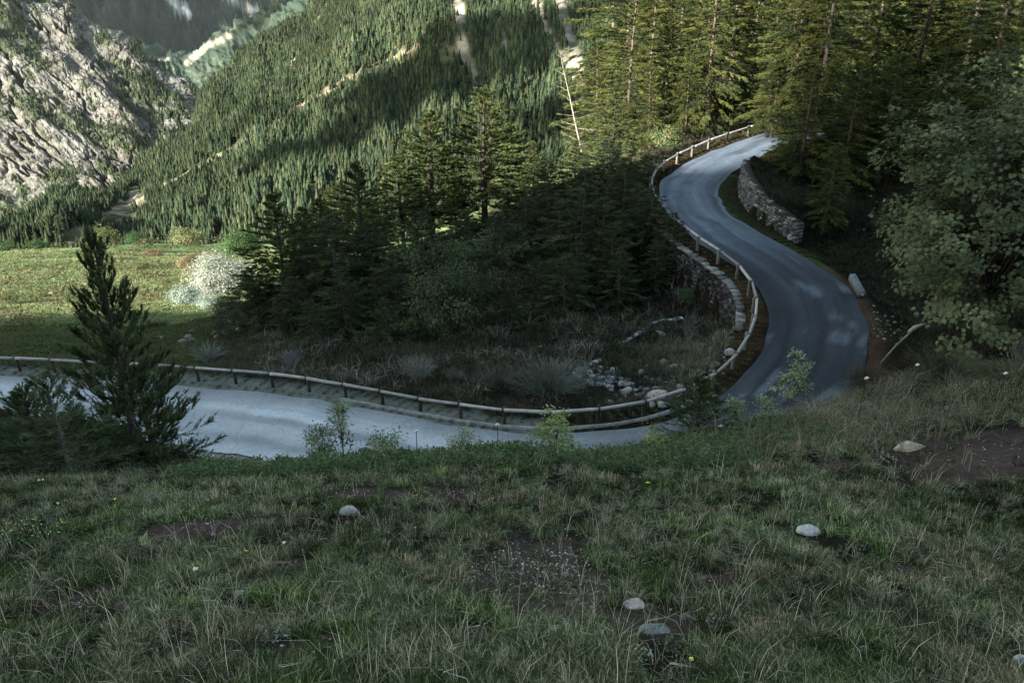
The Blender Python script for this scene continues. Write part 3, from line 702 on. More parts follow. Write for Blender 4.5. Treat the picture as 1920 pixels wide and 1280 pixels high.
def place(proto, px, py_base, Y, top_py, Ht, label, cat, group=None, seed=0, wide=1.0):
    """put a copy of a tree of height Ht so that it stands on the ground at distance Y and reaches photo row top_py"""
    X = P(px, top_py, Y)
    o = proto if id(proto) not in used else dup(proto)
    used.add(id(proto))
    z = float(H(X[0], Y)); h = max(X[2]-z, .8)
    o.location = (X[0], Y, z-.05); s = h/Ht; rg = np.random.default_rng(int(px*7+py_base*3+Y*11+seed))
    wx = rg.uniform(.95, 1.3)*wide
    o.scale = (s*wx, s*wx, s); o.rotation_euler = (R(rg.uniform(-1.5, 1.5)), R(rg.uniform(-1.5, 1.5)), rg.uniform(0, 6.28))
    for kk_ in ('group',):
        if kk_ in o: del o[kk_]
    tag(o, label, cat, group)
    return o
LARCH = ((.095, .105, .030), (.06, .078, .027), (.085, .10, .034), (.035, .05, .022))
DARKL = ((.07, .088, .046), (.085, .09, .052), (.055, .075, .04))
PINE = ((.085, .105, .04), (.10, .12, .045), (.07, .09, .038))
larchA = [conifer_thing('larch', 100+i, 20, r0=.20, cb=.12, Rr=4.2, nb=190, e0=-14, e1=40, twl=1.1, step=.15, nl=.26, nwid=.032, per=20, cols=LARCH, prof=lambda t: (1-t)**.7*.9+.1, bark=(.13, .105, .085), droop=.35, dead=.3) for i in range(3)]
larchD = [conifer_thing('larch', 200+i, 9, r0=.10, cb=.03, Rr=3.3, nb=120, e0=-8, e1=45, twl=.75, step=.14, nl=.17, nwid=.024, per=36, cols=DARKL, limb=1.2, prof=lambda t: (1-t)**.75+.04, bark=(.10, .098, .09), droop=.3, dead=.2) for i in range(3)]
pineA = [conifer_thing('pine', 300+i, 12, r0=.17, cb=.20, Rr=3.3, nb=110, e0=-12, e1=55, curve=.12, twl=.75, step=.15, nl=.20, nwid=.030, per=34, cols=PINE, prof=lambda t: (1-t**2.2)*.8+.1, bark=(.06, .05, .042), droop=-.1, tipbrush=.6, dead=.35) for i in range(2)]
spruceA = [conifer_thing('conifer', 400+i, 12, r0=.14, cb=.08, Rr=2.7, nb=150, e0=-16, e1=50, curve=.04, twl=.6, step=.14, nl=.19, nwid=.028, per=30, cols=PINE, prof=lambda t: min(1, (1-t)*1.9)**.8*(.75+.25*(1-t)), bark=(.055, .048, .04), droop=.1, tipbrush=.2, dead=.3) for i in range(3)]
# trees on the slope inside the bend, seen against the valley
for (pr, px, Y, top, lb) in (
    (spruceA[0], 512, 52, 362, 'dark narrow conifer at the left end of the tree row above the meadow'),
    (spruceA[1], 572, 55, 388, 'dark conifer just right of the narrow end tree of the row'),
    (spruceA[2], 602, 57, 372, 'slim dark conifer, third from the left in the row above the meadow'),
    (pineA[0], 632, 70, 345, 'small sunlit yellow-green treetop showing between dark conifers'),
    (spruceA[0], 668, 54, 306, 'dark spire-topped conifer with a dense head, tallest in the left half'),
    (spruceA[1], 700, 60, 392, 'low dark conifer behind the spire-topped conifer in the row'),
    (pineA[1], 748, 61, 296, 'broad dark pine with a sunlit flat crest left of the tall double-topped pines'),
    (pineA[0], 800, 62, 214, 'tall pine with a small sunlit brush-like head left of the broad pine'),
    (pineA[1], 905, 64, 170, 'broad tall pine with a bright sunlit crown in the middle of the picture'),
    (spruceA[2], 852, 66, 318, 'dark thin conifer between the two tall sunlit pines'),
    (pineA[0], 952, 68, 236, 'sunlit pine crown tucked behind the right shoulder of the broad bright pine'),
    (spruceA[1], 1000, 62, 266, 'thin dark conifer with small head right of the broad bright pine'),
    (spruceA[2], 1080, 60, 262, 'dark conifer standing left of the bushy black young pine'),
    (spruceA[0], 1155, 63, 176, 'bushy blackish young pine with a pointed top left of the upper bend')):
    place(pr, px, 0, Y, top, 12, lb, 'conifer', 'conifers in a row on the slope inside the bend', wide=1.5)
# feathery dark larches lower on the same slope
for i, (px, Y, top, lb) in enumerate((
    (470, 51, 500, 'small dark larch at the very left foot of the wooded slope'),
    (545, 47, 520, 'dark feathery larch low on the slope above the left rail'),
    (560, 50, 440, 'dark feathery larch under the left end of the conifer row'),
    (620, 49, 400, 'dense dark larch filling the slope beneath the slim conifers'),
    (640, 45, 500, 'low dark larch on the slope above the left rail bend'),
    (690, 51, 420, 'dark larch right below the spire-topped conifer'),
    (735, 47, 470, 'shaggy dark larch left of the pale leafy tree on the slope'),
    (790, 55, 400, 'dark larch just under the small-headed tall pine'),
    (870, 55, 400, 'dark larch beneath the broad sunlit pine'),
    (940, 52, 400, 'greyish dark larch right of the leafy tree on the slope'),
    (985, 56, 370, 'dark larch below the thin conifer right of the broad pine'),
    (1050, 52, 372, 'feathery larch with bare grey branches in mid slope'),
    (1100, 56, 318, 'feathery dark larch below the bushy black young pine'),
    (1135, 49, 372, 'large feathery larch in the middle of the dark slope left of the lower wall'),
    (1190, 57, 308, 'dark larch whose top touches the sunlit trees left of the upper bend'),
    (1200, 52, 345, 'feathery dark larch just outside the rail of the upper bend'),
    (1250, 49, 400, 'dark larch directly outside the rail where the lower wall starts'),
    (1085, 46, 452, 'low feathery larch on the slope above the little stream'),
    (1165, 45, 470, 'brownish larch standing at the foot of the lower retaining wall, left one'),
    (1145, 58, 262, 'tall dark larch immediately right of the bushy black young pine'),
    (1215, 60, 285, 'dark larch between the bushy black pine and the apex of the upper bend'),
    (1175, 54, 300, 'broad dark larch in the upper right of the shaded slope'),
    (1095, 50, 345, 'broad greyish larch in the upper middle of the shaded slope'),
    (1030, 58, 300, 'dark larch reaching up between the thin conifer and the bushy black pine'),
    (1222, 50, 350, 'broad dark larch close below the rail of the upper bend'),
    (1150, 47, 420, 'broad feathery larch in the centre right of the shaded slope'),
    (1265, 47.5, 400, 'dark larch leaning over the upper end of the lower wall'),
    (1060, 44, 480, 'feathery larch above the fan-shaped bare shrub'),
    (960, 43, 540, 'low brownish larch on the bank above the brownish rod-like shrub'),
    (580, 43, 560, 'dark larch reaching down almost to the left rail'),
    (720, 42, 560, 'dark larch behind the pale bare twiggy shrub'),
    (1235, 46.5, 455, 'brownish larch standing close against the lower retaining wall'),
    (1010, 47, 480, 'low dark larch on the rocky bank above the stream'),
    (900, 47, 520, 'low grey-brown larch right beside the leafy tree on the slope'),
    (660, 41, 640, 'very small larch sapling just behind the rail left of centre'),
    (800, 43, 590, 'small larch at the foot of the leafy tree on the slope'))):
    place(larchD[i % 3], px, i, Y, top, 9, lb, 'larch', 'shaded larches on the slope inside the bend', wide=1.5)
# sunlit larches beyond the upper bend
for i, (px, Y, top, lb) in enumerate((
    (1192, 78, -40, 'tall sunlit larch with pale upper trunk at the left edge of the stand'),
    (1128, 84, 80, 'shorter sunlit larch with spreading twigs left of the tall stand, beside the pale leaning trunk'),
    (1230, 92, -60, 'sunlit larch second from the left edge of the tall stand'),
    (1262, 80, 20, 'sunlit larch with open branches just above the upper bend'),
    (1288, 90, -100, 'dense sunlit larch behind the top of the upper bend'),
    (1330, 84, -130, 'sunlit larch with a crooked pale trunk rising above the road top'),
    (1362, 76, -160, 'sunlit larch with a dark lower trunk right behind the rail end'),
    (1405, 80, -150, 'sunlit larch with a thin pale trunk right of the rail end'),
    (1440, 92, -120, 'olive larch behind the crest of the road'),
    (1480, 88, -140, 'olive larch between the two dark straight trunks and the road top'),
    (1515, 74, -160, 'large olive larch whose shaded boughs hang over the road top'),
    (1540, 66, -190, 'larch with a dark straight trunk, first right of the upper stone wall'),
    (1605, 63, -240, 'larch with a tall dark straight trunk, second right of the upper stone wall'),
    (1655, 86, -140, 'sunlit larch behind the gap of bright grass'),
    (1700, 73, -260, 'larch with a stout pale-lit trunk above the broadleaf tree'),
    (1745, 90, -160, 'olive larch right of the stout pale-lit trunk'),
    (1790, 78, -230, 'dark olive larch above the middle of the broadleaf tree'),
    (1850, 84, -200, 'olive larch near the top right corner'),
    (1905, 72, -280, 'dark larch cut by the right edge at the top right corner'),
    (1225, 74, 120, 'low sunlit larch between the tall stand and the black young pine'),
    (1300, 75, 90, 'low sunlit larch just over the rail at the top of the bend'),
    (1570, 98, -90, 'olive larch far back between the two dark straight trunks'),
    (1960, 66, -260, 'dark larch at the right edge partly out of the picture'))):
    place(larchA[i % 3], px, i, Y, top, 20, lb, 'larch', 'tall larches beyond the upper bend')
rg = np.random.default_rng(12)
for i in range(26):
    px = 1170+i*31+rg.uniform(-12, 12); Y = rg.uniform(104, 165)
    place(larchA[i % 3], px, i, Y, rg.uniform(-260, -60), 20, 'distant larch in the dense background of the sunlit stand beyond the upper bend', 'larch', 'background larches of the sunlit stand')
# shaded young larches on the bank right of the road
for i, (px, Y, top, lb) in enumerate((
    (1500, 60, 210, 'shaded larch on the bank above the upper stone wall'),
    (1445, 70, 190, 'shaded larch overhanging the top end of the road'),
    (1560, 57, 250, 'shaded feathery larch on the bank right of the upper stone wall'),
    (1640, 58, 200, 'dark larch on the bank left behind the broadleaf tree'),
    (1700, 60, 180, 'dark larch on the bank over the broadleaf tree top'),
    (1780, 62, 170, 'dark larch in the deep shade above the broadleaf tree'),
    (1860, 60, 190, 'dark larch in the deep shade near the right edge'),
    (1590, 52, 350, 'low dark larch on the bank behind the concrete block'),
    (1660, 50, 380, 'low dark larch touching the left side of the broadleaf tree'),
    (1520, 66, 120, 'dark larch with drooping boughs behind the upper stone wall'),
    (1610, 70, 120, 'dark larch in front of the bright grass gap'),
    (1480, 55, 350, 'small dark larch right behind the end of the upper stone wall'))):
    place(larchD[i % 3], px, i, Y, top, 9, lb, 'larch', 'shaded larches on the bank right of the road')
for i, (px, Y, top, lb) in enumerate((
    (1465, 66, 110, 'half-shaded larch overhanging the road top from the right'),
    (1530, 58, 130, 'wide shaded larch on the bank just behind the upper stone wall'),
    (1615, 56, 120, 'wide shaded larch on the bank midway between wall and maple'),
    (1690, 57, 100, 'wide dark larch right behind the left edge of the maple'),
    (1780, 60, 90, 'wide dark larch right behind the top of the maple'),
    (1870, 57, 110, 'wide dark larch behind the maple near the right edge'),
    (1570, 50, 270, 'low wide larch on the bank between wall end and concrete block'))):
    place(larchA[i % 3], px, i, Y, top, 20, lb, 'larch', 'shaded larches on the bank right of the road', wide=1.5)
# bleached leaning larch with long bare boughs
T, V, Cc = conifer(77, 15, r0=.12, cb=.25, Rr=4.2, nb=30, e0=5, e1=30, curve=.02, twl=.9, step=.4, nl=.22, nwid=.03, per=16, cols=((.14, .15, .06),), bark=(.32, .28, .23), dead=.8, lean=(-3.6, 0), prof=lambda t: 1-.8*t, kink=.3, limb=1.6)
X = P(1100, 300, 72); o = empty('larch', (X[0], 72, float(H(X[0], 72)))); T.build('trunk', M['bark'], o, True); mk('crown', V, np.arange(len(V)).reshape(-1, 3), M['leaf'], Cc, False, o)
o.scale = [(P(1025, 95, 72)[2]-o.location.z)/15]*3
tag(o, 'bleached larch with a thin pale leaning trunk and long nearly bare boughs', 'larch')
# the young pine and its neighbours by the lower road, left
yp = conifer_thing('pine', 501, 5.0, r0=.07, cb=.04, Rr=1.5, nb=135, e0=-4, e1=68, curve=.10, twl=.55, step=.075, nl=.10, nwid=.010, per=34, cols=((.07, .09, .042), (.08, .10, .05), (.06, .075, .038)), bark=(.06, .055, .05), prof=lambda t: (1-t)**.85*.95+.14, droop=.0, tipbrush=1.1, dead=0)
place(yp, 162, 0, 17.2, 458, 5.0, 'bushy young pine with upswept candle-like top shoots by the lower road', 'pine', wide=.74)
yp.scale[0] *= 1.0
sm = conifer_thing('pine', 502, 3.0, r0=.035, cb=.12, Rr=1.25, nb=75, e0=5, e1=60, curve=.0, twl=.45, step=.08, nl=.08, nwid=.008, per=26, cols=((.075, .10, .05), (.09, .11, .055)), bark=(.14, .13, .12), prof=lambda t: (1-t)**.5*.9+.15, tipbrush=.5, dead=.6)
place(sm, 85, 0, 14.0, 712, 3.0, 'thin straggly pine sapling with bare lower stem in front of the bushy young pine', 'pine')
sp_ = conifer_thing('pine', 503, 1.6, r0=.03, cb=.03, Rr=.85, nb=90, e0=-5, e1=60, curve=.05, twl=.3, step=.06, nl=.06, nwid=.006, per=24, cols=((.055, .085, .04), (.07, .10, .045)), bark=(.06, .055, .05), prof=lambda t: (1-t)**.6+.06, tipbrush=.7, dead=0)
place(sp_, 255, 0, 18.5, 700, 1.6, 'green pine bush merging into the right side of the bushy young pine', 'pine')
place(sp_, 1318, 0, 17.0, 712, 1.6, 'small dark green pine sapling on the bank in front of the road', 'pine')
place(sp_, 45, 0, 14.6, 735, 1.6, 'bushy grey-green pine sapling left of the straggly one', 'pine', wide=1.2)
place(sp_, 130, 0, 15.6, 770, 1.6, 'low bushy pine at the foot of the upswept young pine', 'pine', wide=1.3)
place(sp_, 30, 0, 18.5, 745, 1.6, 'grey-green pine bush at the left edge beside the lower road', 'pine')
# ------------------------------------------------------------------ broadleaf trees and bushes
def leaf_shape(kind):
    if kind == 'maple':
        return np.array([(0, 0), (.22, .12), (.5, .22), (.30, .42), (.36, .72), (.14, .64), (0, 1), (-.14, .64), (-.36, .72), (-.30, .42), (-.5, .22), (-.22, .12)])
    if kind == 'oval': return np.array([(0, 0), (.26, .35), (.2, .75), (0, 1), (-.2, .75), (-.26, .35)])
    return np.array([(0, 0), (.24, .5), (0, 1), (-.24, .5)])
def leaves(pos, axis_, nrm, size, kind):
    """one polygon per leaf"""
    sh = leaf_shape(kind); a = unit(axis_); s = unit(np.cross(a, nrm)); n = unit(np.cross(s, a))
    V = pos[:, None]+size[:, None, None]*(s[:, None]*sh[None, :, :1]+a[:, None]*sh[None, :, 1:]-n[:, None]*(.35*sh[None, :, 1:]**2+.5*sh[None, :, :1]**2))
    k = len(sh); return V.reshape(-1, 3), np.arange(len(pos)*k).reshape(-1, k)
def broadleaf(seed, Ht, zc, Rx, Rz, ncl, npc, lsz, cols, bark=(.06, .055, .045), kind='maple', r0=.16, crad=.45, droop=.5, nlimb=None, vis=.55, stems=1, lump=.3, low=-.9):
    rng = np.random.default_rng(seed); T = MB()
    d = unit(rng.normal(0, 1, (ncl*3, 3))); d = d[d[:, 2] > low][:ncl]; n = len(d)
    rr = rng.uniform(vis, 1, n)**.6*(1+lump*fbm(d*1.8+seed, 3, seed)*1.6)
    cc = d*rr[:, None]*np.array([Rx, Rx, Rz])+np.array([0, 0, zc])
    cc[:, 2] = np.maximum(cc[:, 2], .05*Ht)
    for s in range(stems):
        a = s*2.4; b = np.array([math.cos(a), math.sin(a), 0])*(.0 if stems == 1 else .12*Rx)
        T.tube([b-[0, 0, .4], b*1.2+[0, 0, zc*.4], b*(2.5 if stems > 1 else 1)+[0, 0, zc], b*(3 if stems > 1 else 1)+[.05*Rx, .04*Rx, zc+Rz*.6]], [r0, r0*.8, r0*.5, r0*.15], 7, bark)
    for q_ in cc[:nlimb or n]:
        a = rng.uniform(.3, .9); st = np.array([0, 0, zc*a]) if stems == 1 else np.array([q_[0]*.1, q_[1]*.1, .1*zc])
        mid = st*.45+q_*.55+np.array([0, 0, .10*Rz]); T.tube([st, mid, q_], [r0*.28, r0*.15, .006], 4, bark, cap=False)
    pos = cc[:, None]+rng.normal(0, 1, (n, npc, 3))*crad*np.array([1, 1, .55]); outw = unit(pos-np.array([0, 0, zc-.2*Rz]))
    ax_ = unit(outw*.8+rng.normal(0, .5, pos.shape)+np.array([0, 0, -droop])); nr = unit(np.array([0, 0, 1.0])+outw*.5+rng.normal(0, .35, pos.shape))
    sz = lsz*rng.uniform(.55, 1.2, (n, npc)); cl = np.array(cols)[rng.integers(0, len(cols), n)]*rng.uniform(.75, 1.3, (n, 1))
    V, F = leaves(pos.reshape(-1, 3), ax_.reshape(-1, 3), nr.reshape(-1, 3), sz.ravel(), kind)
    Cc = (cl[:, None]*rng.uniform(.8, 1.25, (n, npc, 1))).reshape(-1, 3)
    return T, V, F, np.repeat(Cc, F.shape[1], axis=0)
def broadleaf_thing(name, loc, *a, crown='crown', stemname='trunk', m='leaf', **k):
    T, V, F, Cc = broadleaf(*a, **k); root = empty(name, loc); T.build(stemname, M['bark'], root, True)
    mk(crown, V, F, M[m], Cc, False, root); return root
GREEN = ((.09, .108, .058), (.11, .128, .07), (.07, .088, .05))
def gz(px, Y): 
    X = P(px, 640, Y); z = float(H(X[0], Y)); t = Y*cp-z*sp; x = (px-960)/FPX*t
    return np.array([x, Y, float(H(x, Y))])
b = gz(1832, 30)
tag(broadleaf_thing('maple', b, 11, 10.0, 5.6, 5.0, 4.6, 540, 60, .19, GREEN, kind='maple', r0=.22, crad=.30, nlimb=120, vis=.5, lump=.6), 'big leafy maple with drooping lobed leaves at the right edge beyond the bank', 'tree')
b = gz(2010, 33)
tag(broadleaf_thing('maple', b, 13, 11, 7.4, 4.6, 4.6, 420, 30, .17, GREEN, kind='maple', r0=.2, crad=.36, nlimb=60, vis=.6), 'second leafy maple cut by the right edge, behind the big one', 'tree')
b = gz(852, 43)
tag(broadleaf_thing('leafy_tree', b, 15, 6.2, 3.4, 3.0, 3.0, 260, 26, .17, ((.055, .075, .038), (.07, .09, .048)), kind='oval', r0=.10, crad=.30, nlimb=60, lump=.9), 'pale green leafy tree among the dark larches in the middle of the slope', 'tree')
# bushes on the sunny meadow and below the left rail
def bush(px, Y, wpx, hpx, cols, label, seed, kind='diamond', cat='bush', m='leaf', ncl=150, npc=22, lf=.09, name='bush', stems=4, group=None):
    b = gz(px, Y); sc = math.hypot(Y, b[2])/FPX; Rx = wpx*sc/2; hh = hpx*sc
    o = broadleaf_thing(name, b, seed, hh, hh*.5, Rx, hh*.5, ncl, npc, lf*Rx*1.3, cols, kind=kind, r0=.03*Rx, crad=.16*Rx, nlimb=30, stems=stems, vis=.35, lump=.5, low=-.5, m=m, crown='foliage', stemname='stems')
    return tag(o, label, cat, group)
WHITE = ((.34, .35, .30), (.29, .31, .25), (.22, .25, .18)); OLIVE = ((.13, .15, .06), (.10, .12, .05), (.17, .16, .08)); TAN = ((.20, .15, .09), (.16, .14, .07)); MG = ((.045, .085, .032), (.06, .10, .04))
bush(420, 112, 92, 62, WHITE, 'large rounded white-blossoming shrub in full sun on the meadow', 21, m='leaf', ncl=420, npc=46, lf=.06)
bush(352, 92, 60, 42, ((.22, .27, .22), (.28, .33, .27)), 'pale grey-green shrub trailing down the shaded hollow, left one of the pair', 22)
bush(395, 86, 42, 30, ((.22, .27, .22), (.28, .33, .27)), 'pale grey-green shrub in the shaded hollow, right one of the pair', 23)
bush(458, 190, 62, 58, MG, 'round bright green broadleaf tree at the back right of the meadow', 24, name='leafy_tree', cat='tree', ncl=240)
bush(355, 160, 42, 34, TAN, 'reddish-brown sunlit bush above the white-blossoming shrub', 25)
bush(360, 128, 46, 36, TAN+OLIVE, 'tan twiggy bush left of the white-blossoming shrub', 26)
bush(198, 235, 52, 46, OLIVE, 'olive spreading tree alone at the back edge of the meadow', 27, name='leafy_tree', cat='tree')
bush(258, 285, 34, 22, MG, 'low bright green tree at the back edge of the meadow beneath the forest', 28, name='leafy_tree', cat='tree')
bush(352, 270, 60, 32, OLIVE+((.20, .21, .10),), 'wide yellow-olive bush at the back edge of the meadow', 29)
bush(70, 290, 36, 14, MG, 'low green bush at the far left foot of the forest', 30)
bush(5, 280, 50, 20, MG, 'green bush cut by the left edge at the foot of the forest', 31)
bush(285, 215, 40, 12, TAN, 'flat brown scrub patch in the middle of the back meadow', 32)
bush(262, 165, 34, 16, OLIVE, 'small dark scrub left of the reddish-brown bush', 33)
bush(200, 118, 34, 22, OLIVE, 'olive scrub in the sun right behind the young pine tip', 34)
bush(310, 120, 30, 18, OLIVE, 'small sunlit scrub between the olive scrub and the tan twiggy bush', 35)
bush(15, 100, 40, 26, OLIVE, 'olive scrub at the left edge on the lit meadow', 36)
bush(290, 60, 46, 12, ((.05, .055, .03),), 'low dark heather clump on the shaded knoll behind the rail', 37)
bush(430, 60, 50, 30, ((.035, .05, .028),), 'dark bush at the foot of the first larch beside the hollow', 38)
# scrub below the upper bend, leafy in the sun
bush(1250, 72, 60, 34, OLIVE+MG, 'sunlit leafy bush at the outer side of the upper bend', 41)
bush(1300, 78, 50, 26, MG, 'bright green bush under the larches above the rail', 42)
bush(1290, 44.5, 30, 26, ((.06, .11, .055),), 'small green creeper bush at the middle of the lower retaining wall', 43)
# saplings and shrubs in front of the road
def sapling(px, base_y, Y, top, cols, label, seed, wd=.5, lf=.05, ncl=40, npc=14, cat='sapling', zc=.62):
    X = P(px, top, Y); z = float(H(X[0], Y)); hh = X[2]-z
    return tag(broadleaf_thing('sapling', (X[0], Y, z-.02), seed, hh, hh*zc, wd, hh*(1-zc), ncl, npc*2, lf*1.7, cols, kind='oval', r0=.014, crad=.09, nlimb=ncl, vis=.2, low=-.9, crown='foliage', stemname='stem'), label, cat)
YG = ((.20, .25, .09), (.17, .22, .09), (.24, .27, .12)); PG = ((.15, .19, .10), (.18, .22, .13))
sapling(1045, 830, 16.2, 770, YG, 'yellow-green leafy sapling in front of the rail at the lowest point of the bend', 51, .52)
sapling(1500, 720, 20.0, 655, PG, 'pale leafy sapling with a bare stem standing before the dark hairpin', 52, .42, .06, 26)
sapling(632, 830, 15.8, 735, PG, 'slim pale green sapling before the lower road, tallest left of the two middle stakes', 53, .28, .04, 30)
sapling(600, 840, 15.6, 800, ((.12, .16, .08),), 'low spreading sapling just left of the slim pale green sapling', 54, .4, .04, 40)
sapling(715, 840, 15.4, 806, PG, 'small pale green shrub between the slim sapling and the first middle stake', 55, .4, .04, 30)
sapling(1380, 790, 17.5, 745, PG, 'small leafy shrub right of the pine sapling on the bank', 56, .3, .04, 24)
sapling(865, 850, 15.2, 800, PG, 'low pale shrub between the two middle stakes', 57, .3, .035, 26)
sapling(1230, 840, 15.5, 790, YG, 'thin yellowish sapling left of the pine sapling', 58, .2, .035, 14)
sapling(1440, 780, 17.8, 738, PG, 'low pale bush on the bank under the leafy sapling by the hairpin', 59, .35, .035, 24)
# twiggy bare shrubs
def twiggy(px, Y, wpx, hpx, n, col, label, seed, rad=.006, spread=1.0, branchy=3, name='bare_shrub'):
    rng = np.random.default_rng(seed); b = gz(px, Y); s_ = math.hypot(Y, b[2])/FPX; hh = hpx*s_; ww = wpx*s_/2; mb = MB()
    for i in range(n):
        a = rng.uniform(0, 6.28); r_ = rng.random()**.7; h = hh*rng.uniform(.55, 1.05)*(1-.25*r_); tip = np.array([math.cos(a)*ww*r_*spread, math.sin(a)*ww*r_*spread*.7, h])
        st = np.array([math.cos(a), math.sin(a), 0])*ww*.12*r_; t = np.linspace(0, 1, 5)[:, None]
        pts = st+(tip-st)*t**np.array([[1.3, 1.3, .85]])+rng.normal(0, .02*hh, (5, 3))*t; cv = np.array(col)*rng.uniform(.6, 1.3)
        mb.tube(pts, np.linspace(rad, rad*.35, 5), 3, cv, cap=False)
        for _ in range(branchy):
            k_ = rng.integers(1, 4); d_ = unit(pts[k_+1]-pts[k_]+rng.normal(0, .35, 3)*hh*.3); mb.tube([pts[k_], pts[k_]+d_*hh*.28], [rad*.6, rad*.3], 3, cv, cap=False)
    o = mb.build(name, M['bark']); o.location = tuple(b); return tag(o, label, 'shrub')
twiggy(1030, 32.2, 190, 84, 330, (.15, .17, .14), 'large fan-shaped shrub of bare grey-green rods behind the rail at its lowest point', 61, .012)
twiggy(935, 33, 110, 60, 150, (.12, .11, .09), 'brownish rod-like shrub left of the large fan-shaped shrub', 62, .010)
twiggy(785, 34.5, 80, 62, 130, (.24, .25, .22), 'pale bare twiggy shrub behind the rail between two posts left of centre', 63, .008)
twiggy(850, 34, 50, 36, 70, (.16, .16, .14), 'low grey twigs behind the rail right of the pale bare shrub', 64, .008)
twiggy(392, 40, 90, 46, 90, (.20, .22, .20), 'spreading bare grey shrub behind the left rail', 65, .010)
twiggy(548, 38, 40, 50, 110, (.24, .24, .24), 'small upright lilac-grey bare shrub behind the left rail', 66, .008)
twiggy(1620, 21.5, 130, 70, 220, (.10, .085, .065), 'reddish-brown twiggy shrub on the bank at the right foot of the hairpin', 67, .005, branchy=6)
twiggy(1760, 20, 190, 60, 220, (.08, .08, .05), 'dark scrubby shrub right of the reddish-brown twiggy shrub', 68, .005, branchy=6)
twiggy(1900, 18.5, 60, 95, 14, (.20, .18, .15), 'leafless pale forked bush at the right edge under the maple', 69, .010)
# ------------------------------------------------------------------ grasses: tuft shapes copied many times into single 'stuff' meshes
def tuft(seed, n, h, wdt, spread, lean, cols, segs=2):
    rng = np.random.default_rng(seed); V = []; Q = []; Tt = []; Cc = []; k = 0
    for i in range(n):
        a = rng.uniform(0, 6.28); rr = rng.random()**.6; b = np.array([math.cos(a), math.sin(a), 0])*rr*spread; a2 = a+rng.normal(0, .9)
        d = np.array([math.cos(a2), math.sin(a2), 0]); ln = h*rng.uniform(.5, 1.15); le = lean*rng.uniform(.2, 1.3)*(.4+rr); s = np.array([-d[1], d[0], 0])*wdt*rng.uniform(.6, 1.3)
        c = np.array(cols[rng.integers(0, len(cols))])*rng.uniform(.7, 1.35); m = b+d*ln*le*.3+np.array([0, 0, ln*.55]); t = b+d*ln*le+np.array([0, 0, ln*(1-.32*le*le)])
        V += [b-s, b+s, m+s*.75, m-s*.75, t]; Q.append([k, k+1, k+2, k+3]); Tt.append([k+3, k+2, k+4]); Cc += [c*.8, c*.8, c, c, c*1.15]; k += 5
    return np.array(V), np.array(Q), np.array(Tt), np.array(Cc)
def dome(seed, n, r, h, ls, cols, kind='oval'):
    rng = np.random.default_rng(seed); d = unit(rng.normal(0, 1, (n, 3))); d[:, 2] = np.abs(d[:, 2]); p = d*np.array([r, r, h])*rng.uniform(.5, 1, (n, 1))
    V, F = leaves(p, unit(d+rng.normal(0, .6, d.shape)), unit(np.array([0, 0, 1.])+rng.normal(0, .5, d.shape)), ls*rng.uniform(.6, 1.3, n), kind)
    c = np.array(cols)[rng.integers(0, len(cols), n)]*rng.uniform(.7, 1.3, (n, 1)); return V, F, np.zeros((0, 3), int), np.repeat(c, F.shape[1], axis=0)
def scatter(name, protos, x, y, sc, seed, hue=None, material='grass', sink=.01, zs=None):
    rng = np.random.default_rng(seed); n = len(x); z = H(x, y)-sink; pid = rng.integers(0, len(protos), n); a = rng.uniform(0, 6.28, n); ca_, sa_ = np.cos(a), np.sin(a)
    zs = np.ones(n) if zs is None else zs; hue = np.ones((n, 3)) if hue is None else hue; hue = hue*rng.uniform(.8, 1.2, (n, 1)); VV, CC, FF, o_ = [], [], {}, 0
    for k_, (V, Q, Tt, Cc) in enumerate(protos):
        I = np.nonzero(pid == k_)[0]
        if not len(I): continue
        s = sc[I][:, None]; X = (V[None, :, 0]*ca_[I][:, None]-V[None, :, 1]*sa_[I][:, None])*s+x[I][:, None]; Y_ = (V[None, :, 0]*sa_[I][:, None]+V[None, :, 1]*ca_[I][:, None])*s+y[I][:, None]
        Z = V[None, :, 2]*s*zs[I][:, None]+z[I][:, None]; VV.append(np.stack([X, Y_, Z], -1).reshape(-1, 3)); CC.append((Cc[None]*hue[I][:, None]).reshape(-1, 3))
        b = (o_+np.arange(len(I))*len(V))[:, None, None]
        for f in (Q, Tt):
            if len(f): FF.setdefault(f.shape[1], []).append((b+f[None]).reshape(-1, f.shape[1]))
        o_ += len(I)*len(V)
    return tag(mk(name, np.concatenate(VV), [np.concatenate(f) for f in FF.values()], M[material], np.concatenate(CC)), kind='stuff')
rng = np.random.default_rng(99)
EXCL = [(G(a, b_+8), r_) for a, b_, r_ in ((1516, 994, .24), (1188, 1131, .2), (1226, 1177, .24), (1288, 1153, .14), (234, 1134, .17), (450, 1113, .12), (656, 958, .25), (1617, 1216, .1), (1908, 1236, .15), (910, 1212, .08), (405, 970, .2), (370, 1085, .14), (520, 1198, .13), (1200, 1235, .12), (1668, 1088, .14), (1345, 1172, .12))]
def field(n, y0, y1, pxlo, pxhi, power=1.0):
    """random ground points, denser near the camera"""
    u = rng.random(n); y = y0*(y1/y0)**(u**power); px = rng.uniform(pxlo, pxhi, n); x = (px-960)/FPX*(y*cp+(2.5+.5*np.minimum(y, 40))*sp); return x, y
onroad = lambda x, y, m=.05: (H(x, y, rdE) < .25) & (H(x, y, rdF) < m)
GCOL = [(.055, .075, .038), (.085, .112, .052), (.035, .048, .026), (.14, .165, .09), (.22, .23, .15), (.40, .38, .28)]
pr = [tuft(i, 15, .13, .0042, .06, 1.15, GCOL) for i in range(7)]
x, y = field(56000, 3.6, 19, -420, 2420, .95); y += rng.normal(0, .05, len(y)); keep = (rng.random(len(x)) > dirt(x, y)*.93) & ~onroad(x, y, .5)
